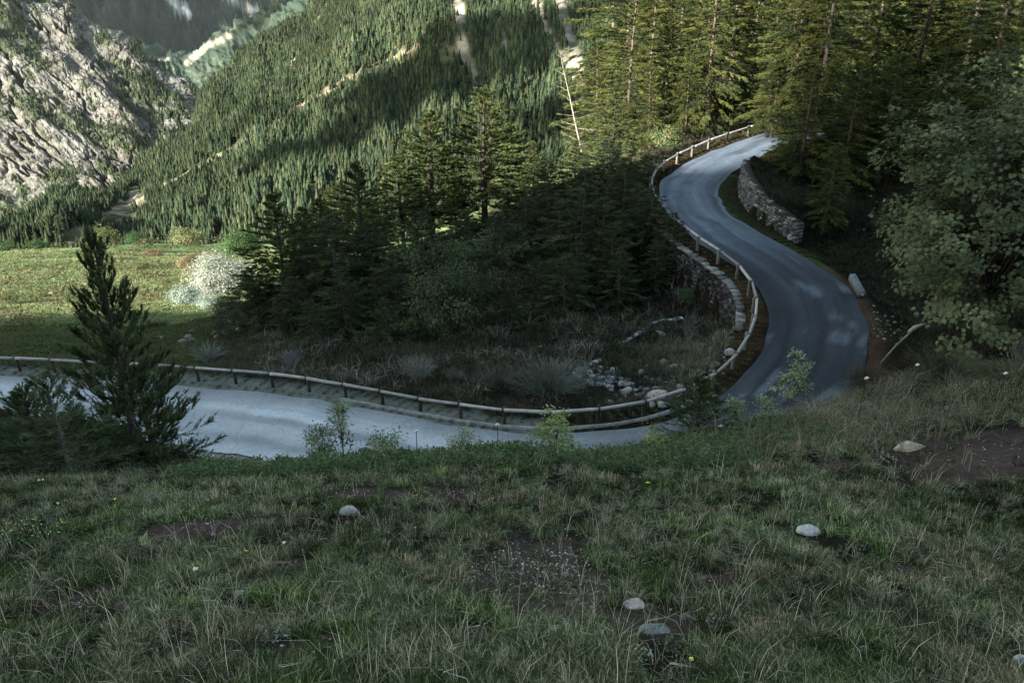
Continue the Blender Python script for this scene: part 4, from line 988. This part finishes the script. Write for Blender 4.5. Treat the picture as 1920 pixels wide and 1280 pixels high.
cl = clump(x, y); keep &= rng.random(len(x)) < .75+.5*cl; x, y, cl = x[keep], y[keep], cl[keep]
g2 = fbm(np.stack([x, y], -1)/.75, 3, 57)[:, None]; g3 = fbm(np.stack([x, y], -1)/.45+30, 3, 58)[:, None]
hue = (.8+.6*g3)*(np.array([.92, 1.0, .9])*(1-sstep(.0, .45, g2))+np.array([.8, 1.06, .62])*sstep(.0, .45, g2))*(1+.7*fbm(np.stack([x, y], -1)/2.2, 3, 60))[:, None]; dry = sstep(.2, .5, -g2)*.6; hue = hue*(1-dry)+np.array([1.45, 1.15, 1.2])*dry*(1+.3*g3)
for (c_, r_) in EXCL:
    J = ((x-c_[0])/r_)**2+((y-c_[1]+r_*1.7)/(r_*2.4))**2 < 1; cl[J] = -9
hc = np.stack(field(3400, 3.6, 19, -420, 2420), -1); hr = rng.uniform(.10, .30, len(hc))*(.7+.05*hc[:, 1]); hum = np.zeros(len(x))
for (a_, b_), r_ in zip(hc, hr):
    J = (np.abs(x-a_) < r_) & (np.abs(y-b_) < r_); hum[J] = np.maximum(hum[J], 1-((x[J]-a_)**2+(y[J]-b_)**2)/r_**2)
hum = np.clip(hum, .12, 1)**.7; scw = .8+.035*y
J = (cl > -5) & ((hum > .28) | (rng.random(len(x)) < .28)); scatter('grass', pr, x[J], y[J], (scw*(.30+.80*hum*(1+.4*cl)))[J], 5, (hue*np.array([1.0, .95, .97])*(.30+.68*hum[:, None]))[J])  # grass between hummocks darkened: shade of the gaps put into its colour
# tussocks of longer paler grass
pt_ = [tuft(40+i, 50, .24, .0035, .06, 1.15, [(.15, .16, .10), (.34, .32, .23), (.08, .10, .05), (.22, .21, .15)]) for i in range(5)]
x, y = field(2900, 3.8, 18, -400, 2400); k_ = rng.random(len(x)) > dirt(x, y)*1.2
for (c_, r_) in EXCL: k_ &= ((x-c_[0])/(r_*1.2))**2+((y-c_[1]+r_*2)/(r_*2.8))**2 > 1
x, y = x[k_], y[k_]
scatter('grass_tussocks', pt_, x, y, rng.uniform(.4, .9, len(x))*(.8+.02*y), 6)
# thin dry stalks
ps_ = [tuft(60+i, 4, .42, .0022, .05, .75, [(.52, .48, .37), (.38, .35, .26)]) for i in range(6)]
x, y = field(1700, 4, 18, -400, 2400); scatter('dry_stalks', ps_, x, y, rng.uniform(.4, 1.15, len(x)), 7)
pf_ = [dome(160+i, 26, .07, .05, .035, [(.075, .10, .055), (.10, .13, .08), (.06, .075, .045)]) for i in range(4)]
x, y = field(5200, 3.8, 18, -400, 2400); k_ = (fbm(np.stack([x, y], -1)/.6, 2, 59) > -.05) & (dirt(x, y) < .3); scatter('small_weeds', pf_, x[k_], y[k_], rng.uniform(.5, 1.3, k_.sum())*(.8+.05*y[k_]), 18, material='leaf')
# leafy low cover along the crest of the bank
pd = [dome(70+i, 46, .20, .20, .045, [(.07, .105, .045), (.09, .13, .06), (.06, .085, .045)]) for i in range(5)]
n = 4800; px_ = rng.uniform(330, 1560, n); y = rng.uniform(12.6, 19.5, n); x = (px_-960)/FPX*(y*cp+9*sp); dn = fbm(np.stack([x, y], -1)/1.4, 3, 91); k_ = (dn > -.15) & ~onroad(x, y, .8) & (rng.random(n) > dirt(x, y)); x, y = x[k_], y[k_]
scatter('ground_cover', pd, x, y, rng.uniform(.5, 1.7, len(x)), 8, material='leaf')
n = 4000; px_ = rng.uniform(1400, 2400, n); y = rng.uniform(13.5, 27, n); x = (px_-960)/FPX*(y*cp+10*sp); k_ = (rng.random(n) > dirt(x, y)*1.1) & ~onroad(x, y, .8); x, y = x[k_], y[k_]
pe = [dome(80+i, 60, .28, .26, .035, [(.06, .075, .035), (.08, .085, .05), (.05, .06, .035), (.10, .085, .06)]) for i in range(4)]
scatter('ground_cover', pe, x, y, rng.uniform(.5, 1.4, len(x)), 9, material='leaf')
# wind-bent straw on the right bank
pw = [tuft(90+i, 12, .7, .0035, .05, 1.3, [(.26, .22, .16), (.20, .18, .13), (.16, .14, .10)]) for i in range(4)]
n = 300; px_ = rng.normal(1620, 130, n); y = rng.uniform(12.5, 20.5, n); x = (px_-960)/FPX*(y*cp+8.5*sp); k_ = ~onroad(x, y, 1.2); x, y = x[k_], y[k_]; scatter('dry_stalks', pw, x, y, rng.uniform(.5, 1.2, len(x)), 10)
# undergrowth of the gully and the wooded slopes
pu = [tuft(110+i, 26, .40, .008, .16, 1.0, [(.04, .04, .029), (.03, .036, .023), (.10, .09, .07), (.024, .03, .018)]) for i in range(6)]
n = 26000; px_ = rng.uniform(380, 1420, n); y = rng.uniform(29, 72, n); x = (px_-960)/FPX*(y*cp+18*sp); k_ = (H(x, y, rdE) > .9); x, y = x[k_], y[k_]; g_ = fbm(np.stack([x, y], -1)/3, 3, 92); k_ = rng.random(len(x)) < .65+.6*g_; x, y, g_ = x[k_], y[k_], g_[k_]
hue = (np.array([1, 1, 1.])+np.array([.5, .15, .1])*g_[:, None])*(1+1.6*sstep(5, 10, x)*sstep(44, 40, y))[:, None]; scatter('undergrowth', pu, x, y, rng.uniform(.5, 1.35, len(x)), 11, hue)
n = 15000; px_ = rng.uniform(1380, 2000, n); y = rng.uniform(26, 85, n); x = (px_-960)/FPX*(y*cp+15*sp); k_ = (H(x, y, rdF) > 1.7); x, y = x[k_], y[k_]; scatter('undergrowth', pu, x, y, rng.uniform(.5, 1.3, len(x)), 12, np.ones((len(x), 3))*.8)
ptw = [tuft(170+i, 9, .8, .012, .2, .9, [(.20, .195, .17), (.14, .13, .11), (.10, .085, .07)]) for i in range(5)]
n = 2600; px_ = rng.uniform(480, 1400, n); y = rng.uniform(31, 60, n); x = (px_-960)/FPX*(y*cp+18*sp); k_ = (H(x, y, rdE) > 1.1) & (fbm(np.stack([x, y], -1)/3.5, 2, 94) > 0); scatter('dead_twigs', ptw, x[k_], y[k_], rng.uniform(.4, 1.3, k_.sum()), 19, material='bark')
pl = [dome(120+i, 40, .5, .42, .10, [(.035, .045, .022), (.045, .052, .026), (.05, .042, .03)], 'diamond') for i in range(4)]
n = 2600; px_ = rng.uniform(470, 1980, n); y = rng.uniform(33, 75, n); x = (px_-960)/FPX*(y*cp+17*sp); k_ = ((H(x, y, rdE) > 1.2) | (H(x, y, rdF) > 2.2)) & (H(x, y, rdF) > -20) & ~((H(x, y, rdE) < 0) & (H(x, y, rdF) < 2.2)) & (fbm(np.stack([x, y], -1)/4, 2, 93) > -.05); x, y = x[k_], y[k_]
scatter('undergrowth', pl, x, y, rng.uniform(.4, 1.5, len(x)), 13, material='leaf')
# meadow turf
pm_ = [tuft(130+i, 12, .32, .03, .3, .9, [(.10, .15, .055), (.08, .125, .045), (.15, .17, .08), (.19, .18, .10)]) for i in range(4)]
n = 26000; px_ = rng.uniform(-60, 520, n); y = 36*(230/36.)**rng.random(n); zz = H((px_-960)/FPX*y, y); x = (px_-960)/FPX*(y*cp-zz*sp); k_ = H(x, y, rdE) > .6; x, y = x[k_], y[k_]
scatter('meadow_grass', pm_, x, y, (.35+y/110)*rng.uniform(.6, 1.3, len(x)), 14, np.where(y[:, None] < 74, .45, 1.0)*np.ones((len(x), 3)), zs=np.full(len(x), .8))  # nearer turf darkened, the valley's shadow band put into its colour
n = 14000; px_ = rng.uniform(560, 1960, n); y = 76*(210/76.)**rng.random(n); x = (px_-960)/FPX*(y*cp+25*sp); k_ = H(x, y, rdE) > .9
x, y = x[k_], y[k_]; scatter('meadow_grass', pm_, x, y, (.35+y/110)*rng.uniform(.6, 1.3, len(x)), 15)
pms = [dome(180+i, 50, .7, .45, .16, [(.10, .085, .05), (.06, .075, .035), (.13, .11, .06)], 'diamond') for i in range(4)]
n = 700; px_ = rng.uniform(-60, 520, n); y = 60*(300/60.)**rng.random(n); zz = H((px_-960)/FPX*y, y); x = (px_-960)/FPX*(y*cp-zz*sp); k_ = fbm(np.stack([x, y], -1)/30, 3, 96) > .0; scatter('meadow_scrub', pms, x[k_], y[k_], (.7+y[k_]/110)*rng.uniform(.4, 2.0, k_.sum()), 21, material='leaf')
pv = [tuft(140+i, 14, .16, .006, .10, .9, [(.10, .12, .07), (.13, .13, .08), (.08, .10, .05)]) for i in range(3)]
ii = rng.integers(0, len(rail), 3000); ee = -rng.uniform(.1, 1.3, 3000)*np.where(rng.random(3000) < .3, -.35, 1); pp = rail[ii]+out[ii]*ee[:, None]; k_ = (np.hypot(pp[:, 0]-20, pp[:, 1]-33) > 8)
scatter('verge_grass', pv, pp[k_, 0], pp[k_, 1], rng.uniform(.4, 1.3, k_.sum()), 16, np.where((pp[k_, 0] > 8)[:, None], np.array([1.1, .7, .5]), 1))
ii = rng.integers(iw2a-4, iw2b, 1500); pp = rail[ii]+out[ii]*(inner+width[ii]+rng.uniform(.2, 1.3, 1500))[:, None]; scatter('verge_grass', pv, pp[:, 0], pp[:, 1], rng.uniform(.6, 1.3, 1500), 17, np.ones((1500, 3))*.6)
# ------------------------------------------------------------------ stones
def boulder(seed, dims, flat=.5):
    rng = np.random.default_rng(seed); V = IV.copy()
    for _ in range(7):
        n_ = unit(rng.normal(0, 1, 3)); d_ = rng.uniform(.55, .85); k_ = V@n_; V = V-np.maximum(k_-d_, 0)[:, None]*n_*.92
    V = V*(1+.10*fbm(V*2.3+seed, 3, seed)+.05*fbm(V*7+seed, 2, seed))[:, None]; return V*np.array(dims)/2
def stone(px, py, wpx, hpx, col, label, seed, name='rock', group=None, tilt=0, p=None, depth=.7):
    p = G(px, py+hpx*.3) if p is None else p; s_ = (p[1]*cp-p[2]*sp)/FPX; V = boulder(seed, (wpx*s_, wpx*s_*depth, hpx*s_*1.35)); a = tilt; c_, q_ = math.cos(a), math.sin(a)
    V = np.stack([V[:, 0]*c_+V[:, 2]*q_, V[:, 1], -V[:, 0]*q_+V[:, 2]*c_], 1)
    o = mk(name, V, IF, M['stone'], np.broadcast_to(np.array(col)*.72, V.shape), False); o.location = (p[0], p[1], p[2]+hpx*s_*(.10 if py > 780 else .28)); return tag(o, label, 'stone', group)
stone(1516, 994, 48, 19, (.50, .52, .50), 'smooth whitish stone lying in the grass right of centre', 201)
stone(1706, 836, 62, 20, (.52, .46, .34), 'flat cream-coloured stone at the edge of the bare soil on the right', 202, depth=.5)
stone(1188, 1131, 46, 22, (.50, .46, .42), 'cracked pinkish-white stone below the large bare patch', 203)
stone(1220, 1137, 26, 22, (.10, .11, .10), 'dark lichened stone touching the right side of the cracked pale stone', 204)
stone(1226, 1177, 62, 17, (.18, .20, .19), 'flat grey-green lichened stone under the cracked pale stone', 205)
stone(1288, 1153, 30, 18, (.14, .12, .11), 'brownish flaky stone right of the lichened stones', 206)
stone(234, 1134, 40, 26, (.13, .11, .105), 'brown triangular stone in the grass at the lower left', 207)
stone(450, 1113, 28, 18, (.36, .35, .34), 'small pale crooked stone right of the brown triangular stone', 208)
stone(656, 958, 42, 22, (.36, .37, .36), 'pale stone half sunk among dry grass left of centre', 209)
stone(1617, 1216, 24, 18, (.34, .33, .32), 'small pale stone near the bottom right', 210)
stone(1908, 1236, 46, 28, (.40, .43, .43), 'pale stone cut by the right edge at the bottom', 211)
stone(910, 1212, 22, 14, (.2, .19, .18), 'small grey stone near the bottom centre', 212)
stone(208, 830, 40, 20, (.20, .20, .18), 'grey stone at the foot of the bushy young pine', 213, p=gz(208, 18))
stone(1122, 548, 14, 9, (.40, .43, .44), 'small white stone high on the dark slope', 214); stone(975, 578, 12, 10, (.34, .38, .38), 'small bluish stone left of the highest white stone on the slope', 215)
stone(1012, 652, 10, 8, (.36, .4, .42), 'tiny pale stone in the dark scrub left of the stream', 216)
stone(1482, 447, 13, 11, (.36, .40, .42), 'white stone lying past the near end of the upper stone wall', 217)
stone(1240, 628, 26, 8, (.34, .36, .34), 'long pale stone slanting beside the stream', 218, tilt=.5, depth=.3)
stone(1243, 684, 16, 16, (.22, .20, .19), 'reddish-grey boulder in the middle of the gully slope', 219)
stone(1202, 701, 15, 14, (.24, .24, .24), 'rounded grey boulder left of the reddish-grey one', 220)
stone(1265, 690, 24, 12, (.30, .31, .29), 'flat pale boulder right of the reddish-grey one', 221)
stone(1175, 735, 26, 14, (.42, .41, .38), 'slanting whitish boulder close behind the rail, left end of the rubble', 222, tilt=-.6)
stone(1162, 754, 20, 8, (.42, .41, .38), 'small flat white boulder just above the rail log', 223)
stone(1232, 742, 46, 18, (.44, .41, .36), 'largest cream boulder of the rubble behind the rail', 224, tilt=-.25)
stone(1222, 760, 14, 12, (.40, .40, .38), 'white boulder visible under the rail right of a post', 225)
stone(1243, 757, 20, 14, (.40, .41, .40), 'mottled white boulder under the rail beneath the largest cream boulder', 226)
stone(1143, 757, 22, 10, (.40, .40, .38), 'white boulder at the left end of the rubble beside the fan-shaped shrub', 227)
stone(1275, 726, 18, 10, (.36, .37, .35), 'pale boulder at the upper right of the rubble', 228); stone(1184, 721, 18, 8, (.34, .35, .34), 'flat pale boulder above the slanting whitish boulder', 229)
stone(1362, 700, 22, 14, (.34, .34, .36), 'pale slab stuck between rail and road where the bend tightens', 230, p=gz(1368, 34.2))
stone(1060, 1075, 14, 10, (.3, .3, .28), 'grey pebble-sized stone in the middle of the large bare patch', 231); stone(400, 1001, 10, 7, (.3, .3, .3), 'small grey stone on the narrow bare strip at the left', 232)
# rubble, pebbles and roadside gravel
def pebbles(name, pts, size, seed, cols):
    rng = np.random.default_rng(seed); V0 = IV2*(1+.25*fbm(IV2*1.7, 2, 5))[:, None]; VV, FF, CC = [], [], []
    for i, p in enumerate(pts):
        s = size*rng.uniform(.4, 1.6)*np.array([1, rng.uniform(.6, 1), rng.uniform(.4, .7)]); a = rng.uniform(0, 6.28); V = V0*s; V = np.stack([V[:, 0]*math.cos(a)-V[:, 1]*math.sin(a), V[:, 0]*math.sin(a)+V[:, 1]*math.cos(a), V[:, 2]], 1)
        VV.append(V+p+[0, 0, s[2]*.4]); FF.append(IF2+i*len(V)); CC.append(np.broadcast_to(np.array(cols[rng.integers(0, len(cols))])*rng.uniform(.6, 1.2), V.shape))
    return tag(mk(name, np.concatenate(VV), np.concatenate(FF), M['stone'], np.concatenate(CC)), kind='stuff')
GREYS = [(.17, .17, .16), (.11, .11, .10), (.24, .23, .22), (.07, .068, .062)]
def around(px, py, sx, sy, n): return [G(px+rng.normal(0, sx), py+rng.normal(0, sy)) for _ in range(n)]
pebbles('rubble', around(1140, 705, 17, 8, 70)+around(1120, 716, 22, 6, 50), .13, 1, [(.24, .26, .27), (.15, .16, .17), (.34, .35, .35)])
pebbles('rubble', around(1240, 742, 50, 11, 110)+around(1270, 700, 45, 20, 90)+around(1330, 690, 16, 12, 30), .11, 2, GREYS)
pebbles('rubble', around(1010, 560, 60, 40, 40)+around(900, 600, 40, 20, 26)+around(1690, 600, 40, 20, 60)+around(1650, 620, 16, 14, 40), .07, 3, GREYS)
pebbles('rubble', around(470, 600, 40, 22, 40)+around(400, 640, 60, 10, 20), .22, 4, GREYS)
pebbles('pebbles', around(1010, 1062, 85, 26, 700)+around(1130, 1040, 50, 22, 120)+around(380, 985, 60, 8, 50)+around(960, 1060, 700, 130, 700)+around(150, 1125, 30, 16, 60)+around(850, 925, 30, 6, 40)+around(1820, 850, 110, 26, 140)+around(600, 1230, 40, 12, 50)+around(700, 925, 60, 8, 40), .011, 5, [(.32, .30, .28), (.2, .18, .17), (.42, .41, .40), (.12, .09, .08)])
ii = rng.integers(0, rail_index(560, 705), 500); pp = rail[ii]+out[ii]*(inner+width[ii]+rng.normal(.55, .4, 500))[:, None]; pp[:, 2] = H(pp[:, 0], pp[:, 1]); pebbles('roadside_gravel', list(pp), .055, 6, [(.30, .29, .27), (.42, .40, .37), (.2, .19, .18)])
# ------------------------------------------------------------------ stream
def ribbon(name, pix, wid, seed):
    p = np.array([G(a, b_) for a, b_ in pix]); _, q_ = resample(p, .25)
    w_ = wid*(1+.5*fbm(np.stack([np.arange(len(q_))/5, np.zeros(len(q_))], -1), 2, seed)); t_ = unit(np.gradient(q_, axis=0)*[1, 1, 0]); s_ = np.stack([-t_[:, 1], t_[:, 0], 0*w_], 1)
    c_ = np.linspace(-1, 1, 5); V = q_[:, None]+s_[:, None]*(w_[:, None, None]*c_[None, :, None]); V[..., 2] = H(V[..., 0], V[..., 1]).min(axis=1, keepdims=True)+.09-.05*np.abs(c_)[None]+.05*fbm(V[..., :2]*4, 2, seed)
    return tag(mk(name, V.reshape(-1, 3), grid_faces(len(q_), 5), M['water'], None, True), kind='structure')
m = mat('stream_water', (.03, .045, .055), rough=.12, spec=.6, bump=.10, bscale=5, cols=[((.50, .56, .60), 3.5, .45, .62)]); M['water'] = m
ribbon('stream', [(1278, 596), (1262, 601), (1240, 601), (1222, 608), (1205, 622), (1190, 630), (1165, 645), (1152, 653)], .17, 1)
ribbon('stream', [(1126, 676), (1112, 680), (1100, 686), (1086, 694), (1070, 700)], .22, 2)
# ------------------------------------------------------------------ concrete block, log, stakes
b = G(1606, 563); a = P(1585, 524, b[1]+1.3); ax_ = b-a; ln = np.linalg.norm(ax_); ax_ = ax_/ln; sd = unit(np.array([-ax_[1], ax_[0], 0])); c = (a+b)/2
prof_ = [(-.20, 0), (.20, 0), (.21, .26), (.14, .38), (-.14, .38), (-.21, .26)]; ln = ln*.9
c = c+np.array([.35, .1, 0]); V = np.array([ax_*s_*ln/2*(1 if j not in (2, 3, 4, 5) else .97)+sd*u+np.array([0, 0, v]) for s_ in (-1, 1) for j, (u, v) in enumerate(prof_)]); q6 = np.arange(6)
root = empty('concrete_block', (c[0], c[1], c[2])); root.rotation_euler[0] = 0
tag(root, 'pale grey concrete block with chamfered edges lying beside the outer edge of the hairpin', 'block')
mb = MB(); mb.add(V, np.stack([q6, (q6+1) % 6, (q6+1) % 6+6, q6+6], 1), [list(range(6))[::-1], list(range(6, 12))]); mb.build('body', M['concrete'], root)
mb = MB(); e_ = ax_*(ln/2+.004)+np.array([0, 0, .20]); th = np.arange(10)*2*math.pi/10; mb.add([e_+.065*(math.cos(t)*sd+math.sin(t)*np.array([0, 0, 1]))+ax_*d_ for d_ in (0, .02) for t in th], [list(range(10, 20))], np.stack([np.arange(10), (np.arange(10)+1) % 10, (np.arange(10)+1) % 10+10, np.arange(10)+10], 1), col=(.5, .5, .5)); mb.build('end_plate', M['white'], root)
z_ = np.array([0, 0, 1.])
for s_ in (-.4, .4):
    mb = MB(); mb.tube([ax_*s_+z_*.35, ax_*s_+z_*.43, ax_*(s_+.12)+z_*.43, ax_*(s_+.12)+z_*.35], .014, 6)
    mb.build('lifting_loop', M['rust'], root)
a, b = G(1648, 690), G(1712, 630); mb = MB(); a = a+[0, 0, .15]; b = b+[0, 0, .35]
mb.tube([a, a*.6+b*.4+[0, 0, .12], a*.25+b*.75+[0, 0, .05], b], [.035, .05, .06, .05], 7, (.17, .18, .16)); mb.tube([b+[-.35, -.1, -.12], b+[.0, 0, .05], b+[.55, .15, .22]], [.05, .13, .03], 7, (.30, .31, .27)); mb.tube([a*.5+b*.5, a*.5+b*.5+[.1, 0, .5]], [.02, .01], 5, (.15, .15, .13))
tag(mb.build('dead_branch', M['bark'], None, True), 'grey broken branch with a pale forked end lying on the right bank', 'branch')
for i, (px, top, Y, hgt, lb) in enumerate((
    (337, 812, 15.0, .95, 'rusty wire-fence stake with a white cap in front of the lower road, leftmost'),
    (779, 808, 15.6, .95, 'thin dark fence stake with white cap, left one of the two in the middle'),
    (934, 796, 15.6, .95, 'thin dark fence stake with white cap, right one of the two in the middle'),
    (1351, 803, 16.5, .55, 'short fence stake whose white cap shows beside the pine sapling'),
    (1624, 709, 15.6, 1.05, 'dark fence stake with a white cap on the bank below the hairpin'),
    (1722, 684, 17.5, .9, 'fence stake with a white cap in the scrub right of the broken branch'),
    (1886, 700, 16.0, .9, 'fence stake with a white cap below the leafless forked bush'))):
    X = P(px, top, Y); z = float(H(X[0], Y)); hh = max(X[2]-z, hgt*.6)
    root = empty('fence_stake', (X[0], Y, z)); tag(root, lb, 'stake', 'wire fence stakes along the bank')
    mb = MB(); ln = np.array([.02*math.sin(i*2.1), .01, 0]); mb.tube([[0, 0, -.2], ln*.5+[0, 0, hh*.5], ln+[0, 0, hh]], .009, 6); mb.build('rod', M['rust'], root)
    mb = MB(); mb.tube([ln+[0, 0, hh-.04], ln+[0, 0, hh+.0], ln+[0, 0, hh+.035]], [.018, .028, .014], 8); mb.tube([ln+[-.05, 0, hh-.01], ln+[.05, 0, hh+.01]], .014, 6); mb.build('insulator_cap', M['white'], root)
# ------------------------------------------------------------------ small plants of the near slope
def rosette(px, py, r, n, cols, label, seed, name='rosette_plant', fl=None, lw=1.0, lift=.5, cat='plant'):
    rng = np.random.default_rng(seed); p = G(px, py); a = rng.uniform(0, 6.28, n); d = np.stack([np.cos(a), np.sin(a), rng.uniform(lift*.4, lift*1.4, n)], 1); pos = np.zeros((n, 3))+d*.01
    V, F = leaves(pos, unit(d), np.array([0, 0, 1.])+0*d, r*rng.uniform(.7, 1.15, n)*lw, 'oval'); c = np.array(cols)[rng.integers(0, len(cols), n)]
    root = empty(name, p); tag(root, label, cat); mk('leaves', V, F, M['leaf'], np.repeat(c, 6, axis=0), False, root)
    if fl:
        h_, col_, k_ = fl; mb = MB(); fm = MB()
        for i in range(k_):
            o_ = np.array([rng.normal(0, .03), rng.normal(0, .02), h_*rng.uniform(.9, 1.1)]); mb.tube([[0, 0, 0], o_*[.6, .6, .5], o_], [.004, .003, .003], 4, (.10, .13, .06)); m_ = 12; aa = rng.uniform(0, 6.28, m_); dd = np.stack([np.cos(aa), np.sin(aa), rng.uniform(-.2, .8, m_)], 1); VV, FF_ = leaves(np.zeros((m_, 3))+o_, unit(dd), np.array([0, 0, 1.])+0*dd, np.full(m_, .024), 'oval'); fm.add(VV, FF_, col=col_)
        mb.build('stem', M['bark'], root); fm.build('flower', M['petal'], root)
    return root
rosette(405, 965, .17, 11, ((.12, .17, .11), (.16, .21, .15)), 'broad-leaved grey-green rosette above the narrow bare strip', 301, lift=.7)
rosette(370, 1085, .13, 14, ((.13, .17, .12),), 'cowslip clump with two pale cream flower heads on grey-green leaves', 302, name='cowslip', fl=(.15, (.72, .70, .42), 3), lift=1.1)
for i, (px, py, lb) in enumerate(((78, 908, 'pair of pale yellow flowers under the straggly pine sapling'), (222, 945, 'pale yellow star-shaped flower head left of the rosette'), (8, 1182, 'bright yellow flower at the left edge near the bottom'), (458, 1046, 'single pale yellow flower right of the cowslip clump'),
    (536, 1030, 'white-cream flower among the dry stalks left of centre'), (110, 952, 'orange-yellow flower left of the star-shaped flower head'), (1215, 914, 'yellow flowers in the grass below the bank right of centre'), (1285, 1254, 'yellow flower at the bottom edge right of centre'), (420, 876, 'small white flower left of the first fence stake foot'), (494, 894, 'lone pale yellow flower high on the left grass'))):
    rosette(px, py, .04, 5, ((.09, .13, .06),), lb, 310+i, name='wildflower', fl=(.10, (.70, .62, .12) if i not in (4, 8, 0) else (.75, .74, .5), 2 if i in (0, 6) else 1), cat='flower')
fm = MB()
ps2 = [dome(150+i, 60, .13, .10, .028, [(.28, .34, .29), (.22, .28, .24)]) for i in range(3)]
for i, (px, py, s_, lb) in enumerate(((520, 1198, 1.0, 'pale silvery-green sage cushion at the lower left of centre'), (1200, 1235, .9, 'grey-green sage cushion under the flat lichened stone'), (1668, 1088, .8, 'upright silvery sage plant in the right grass'), (490, 1206, .6, 'small silvery cushion joined to the left of the sage cushion'),
    (1345, 1172, .9, 'grey-green cushion right of the brownish flaky stone'), (1482, 1148, .6, 'small grey-green cushion left of the upright silvery sage'), (1665, 865, .9, 'bluish-green tuft just below the cream-coloured stone'))):
    p = G(px, py); V, F, _t, Cc = ps2[i % 3]; o = mk('sage_cushion', V*s_*(1 if p[1] < 8 else 1.5), F, M['leaf'], Cc); o.location = (p[0], p[1], p[2]); o.rotation_euler = (0, 0, i*1.3); tag(o, lb, 'plant')
# yellow-flowering spurge at the left edge
o = broadleaf_thing('spurge', G(62, 1015), 330, .35, .16, .55, .17, 60, 16, .035, ((.06, .09, .05), (.07, .11, .06)), kind='oval', r0=.01, crad=.07, nlimb=40, vis=.3, low=-.1, stems=3, crown='foliage', stemname='stems')
rg = np.random.default_rng(4); pos = np.stack([rg.uniform(-.5, .5, 60), rg.uniform(-.3, .2, 60), rg.uniform(.18, .34, 60)], 1); dd = rg.normal(0, 1, (60, 3)); dd[:, 2] = abs(dd[:, 2]); V, F = leaves(pos, unit(dd), np.array([0, 0, 1.])+0*dd, np.full(60, .03), 'oval'); mk('flower', V, F, M['petal'], np.broadcast_to((.42, .48, .06), V.shape), False, o)
tag(o, 'low dark green spurge mound with yellow-green flower heads at the left edge', 'plant')
# ------------------------------------------------------------------ the air between here and the far mountains
mb = MB(); mb.box((400, 3900, -650), (9500, 0, 0), (0, 8600, 0), (0, 0, 2000))
hz = mb.build('haze', None); hm = bpy.data.materials.new('haze_air'); hm.use_nodes = True; hm.node_tree.nodes.clear()
pv_ = hm.node_tree.nodes.new('ShaderNodeVolumePrincipled'); ho = hm.node_tree.nodes.new('ShaderNodeOutputMaterial'); pv_.inputs['Color'].default_value = (.80, .90, .92, 1); pv_.inputs['Density'].default_value = .000007
hm.node_tree.links.new(pv_.outputs[0], ho.inputs['Volume']); hz.data.materials.append(hm); tag(hz, kind='stuff')
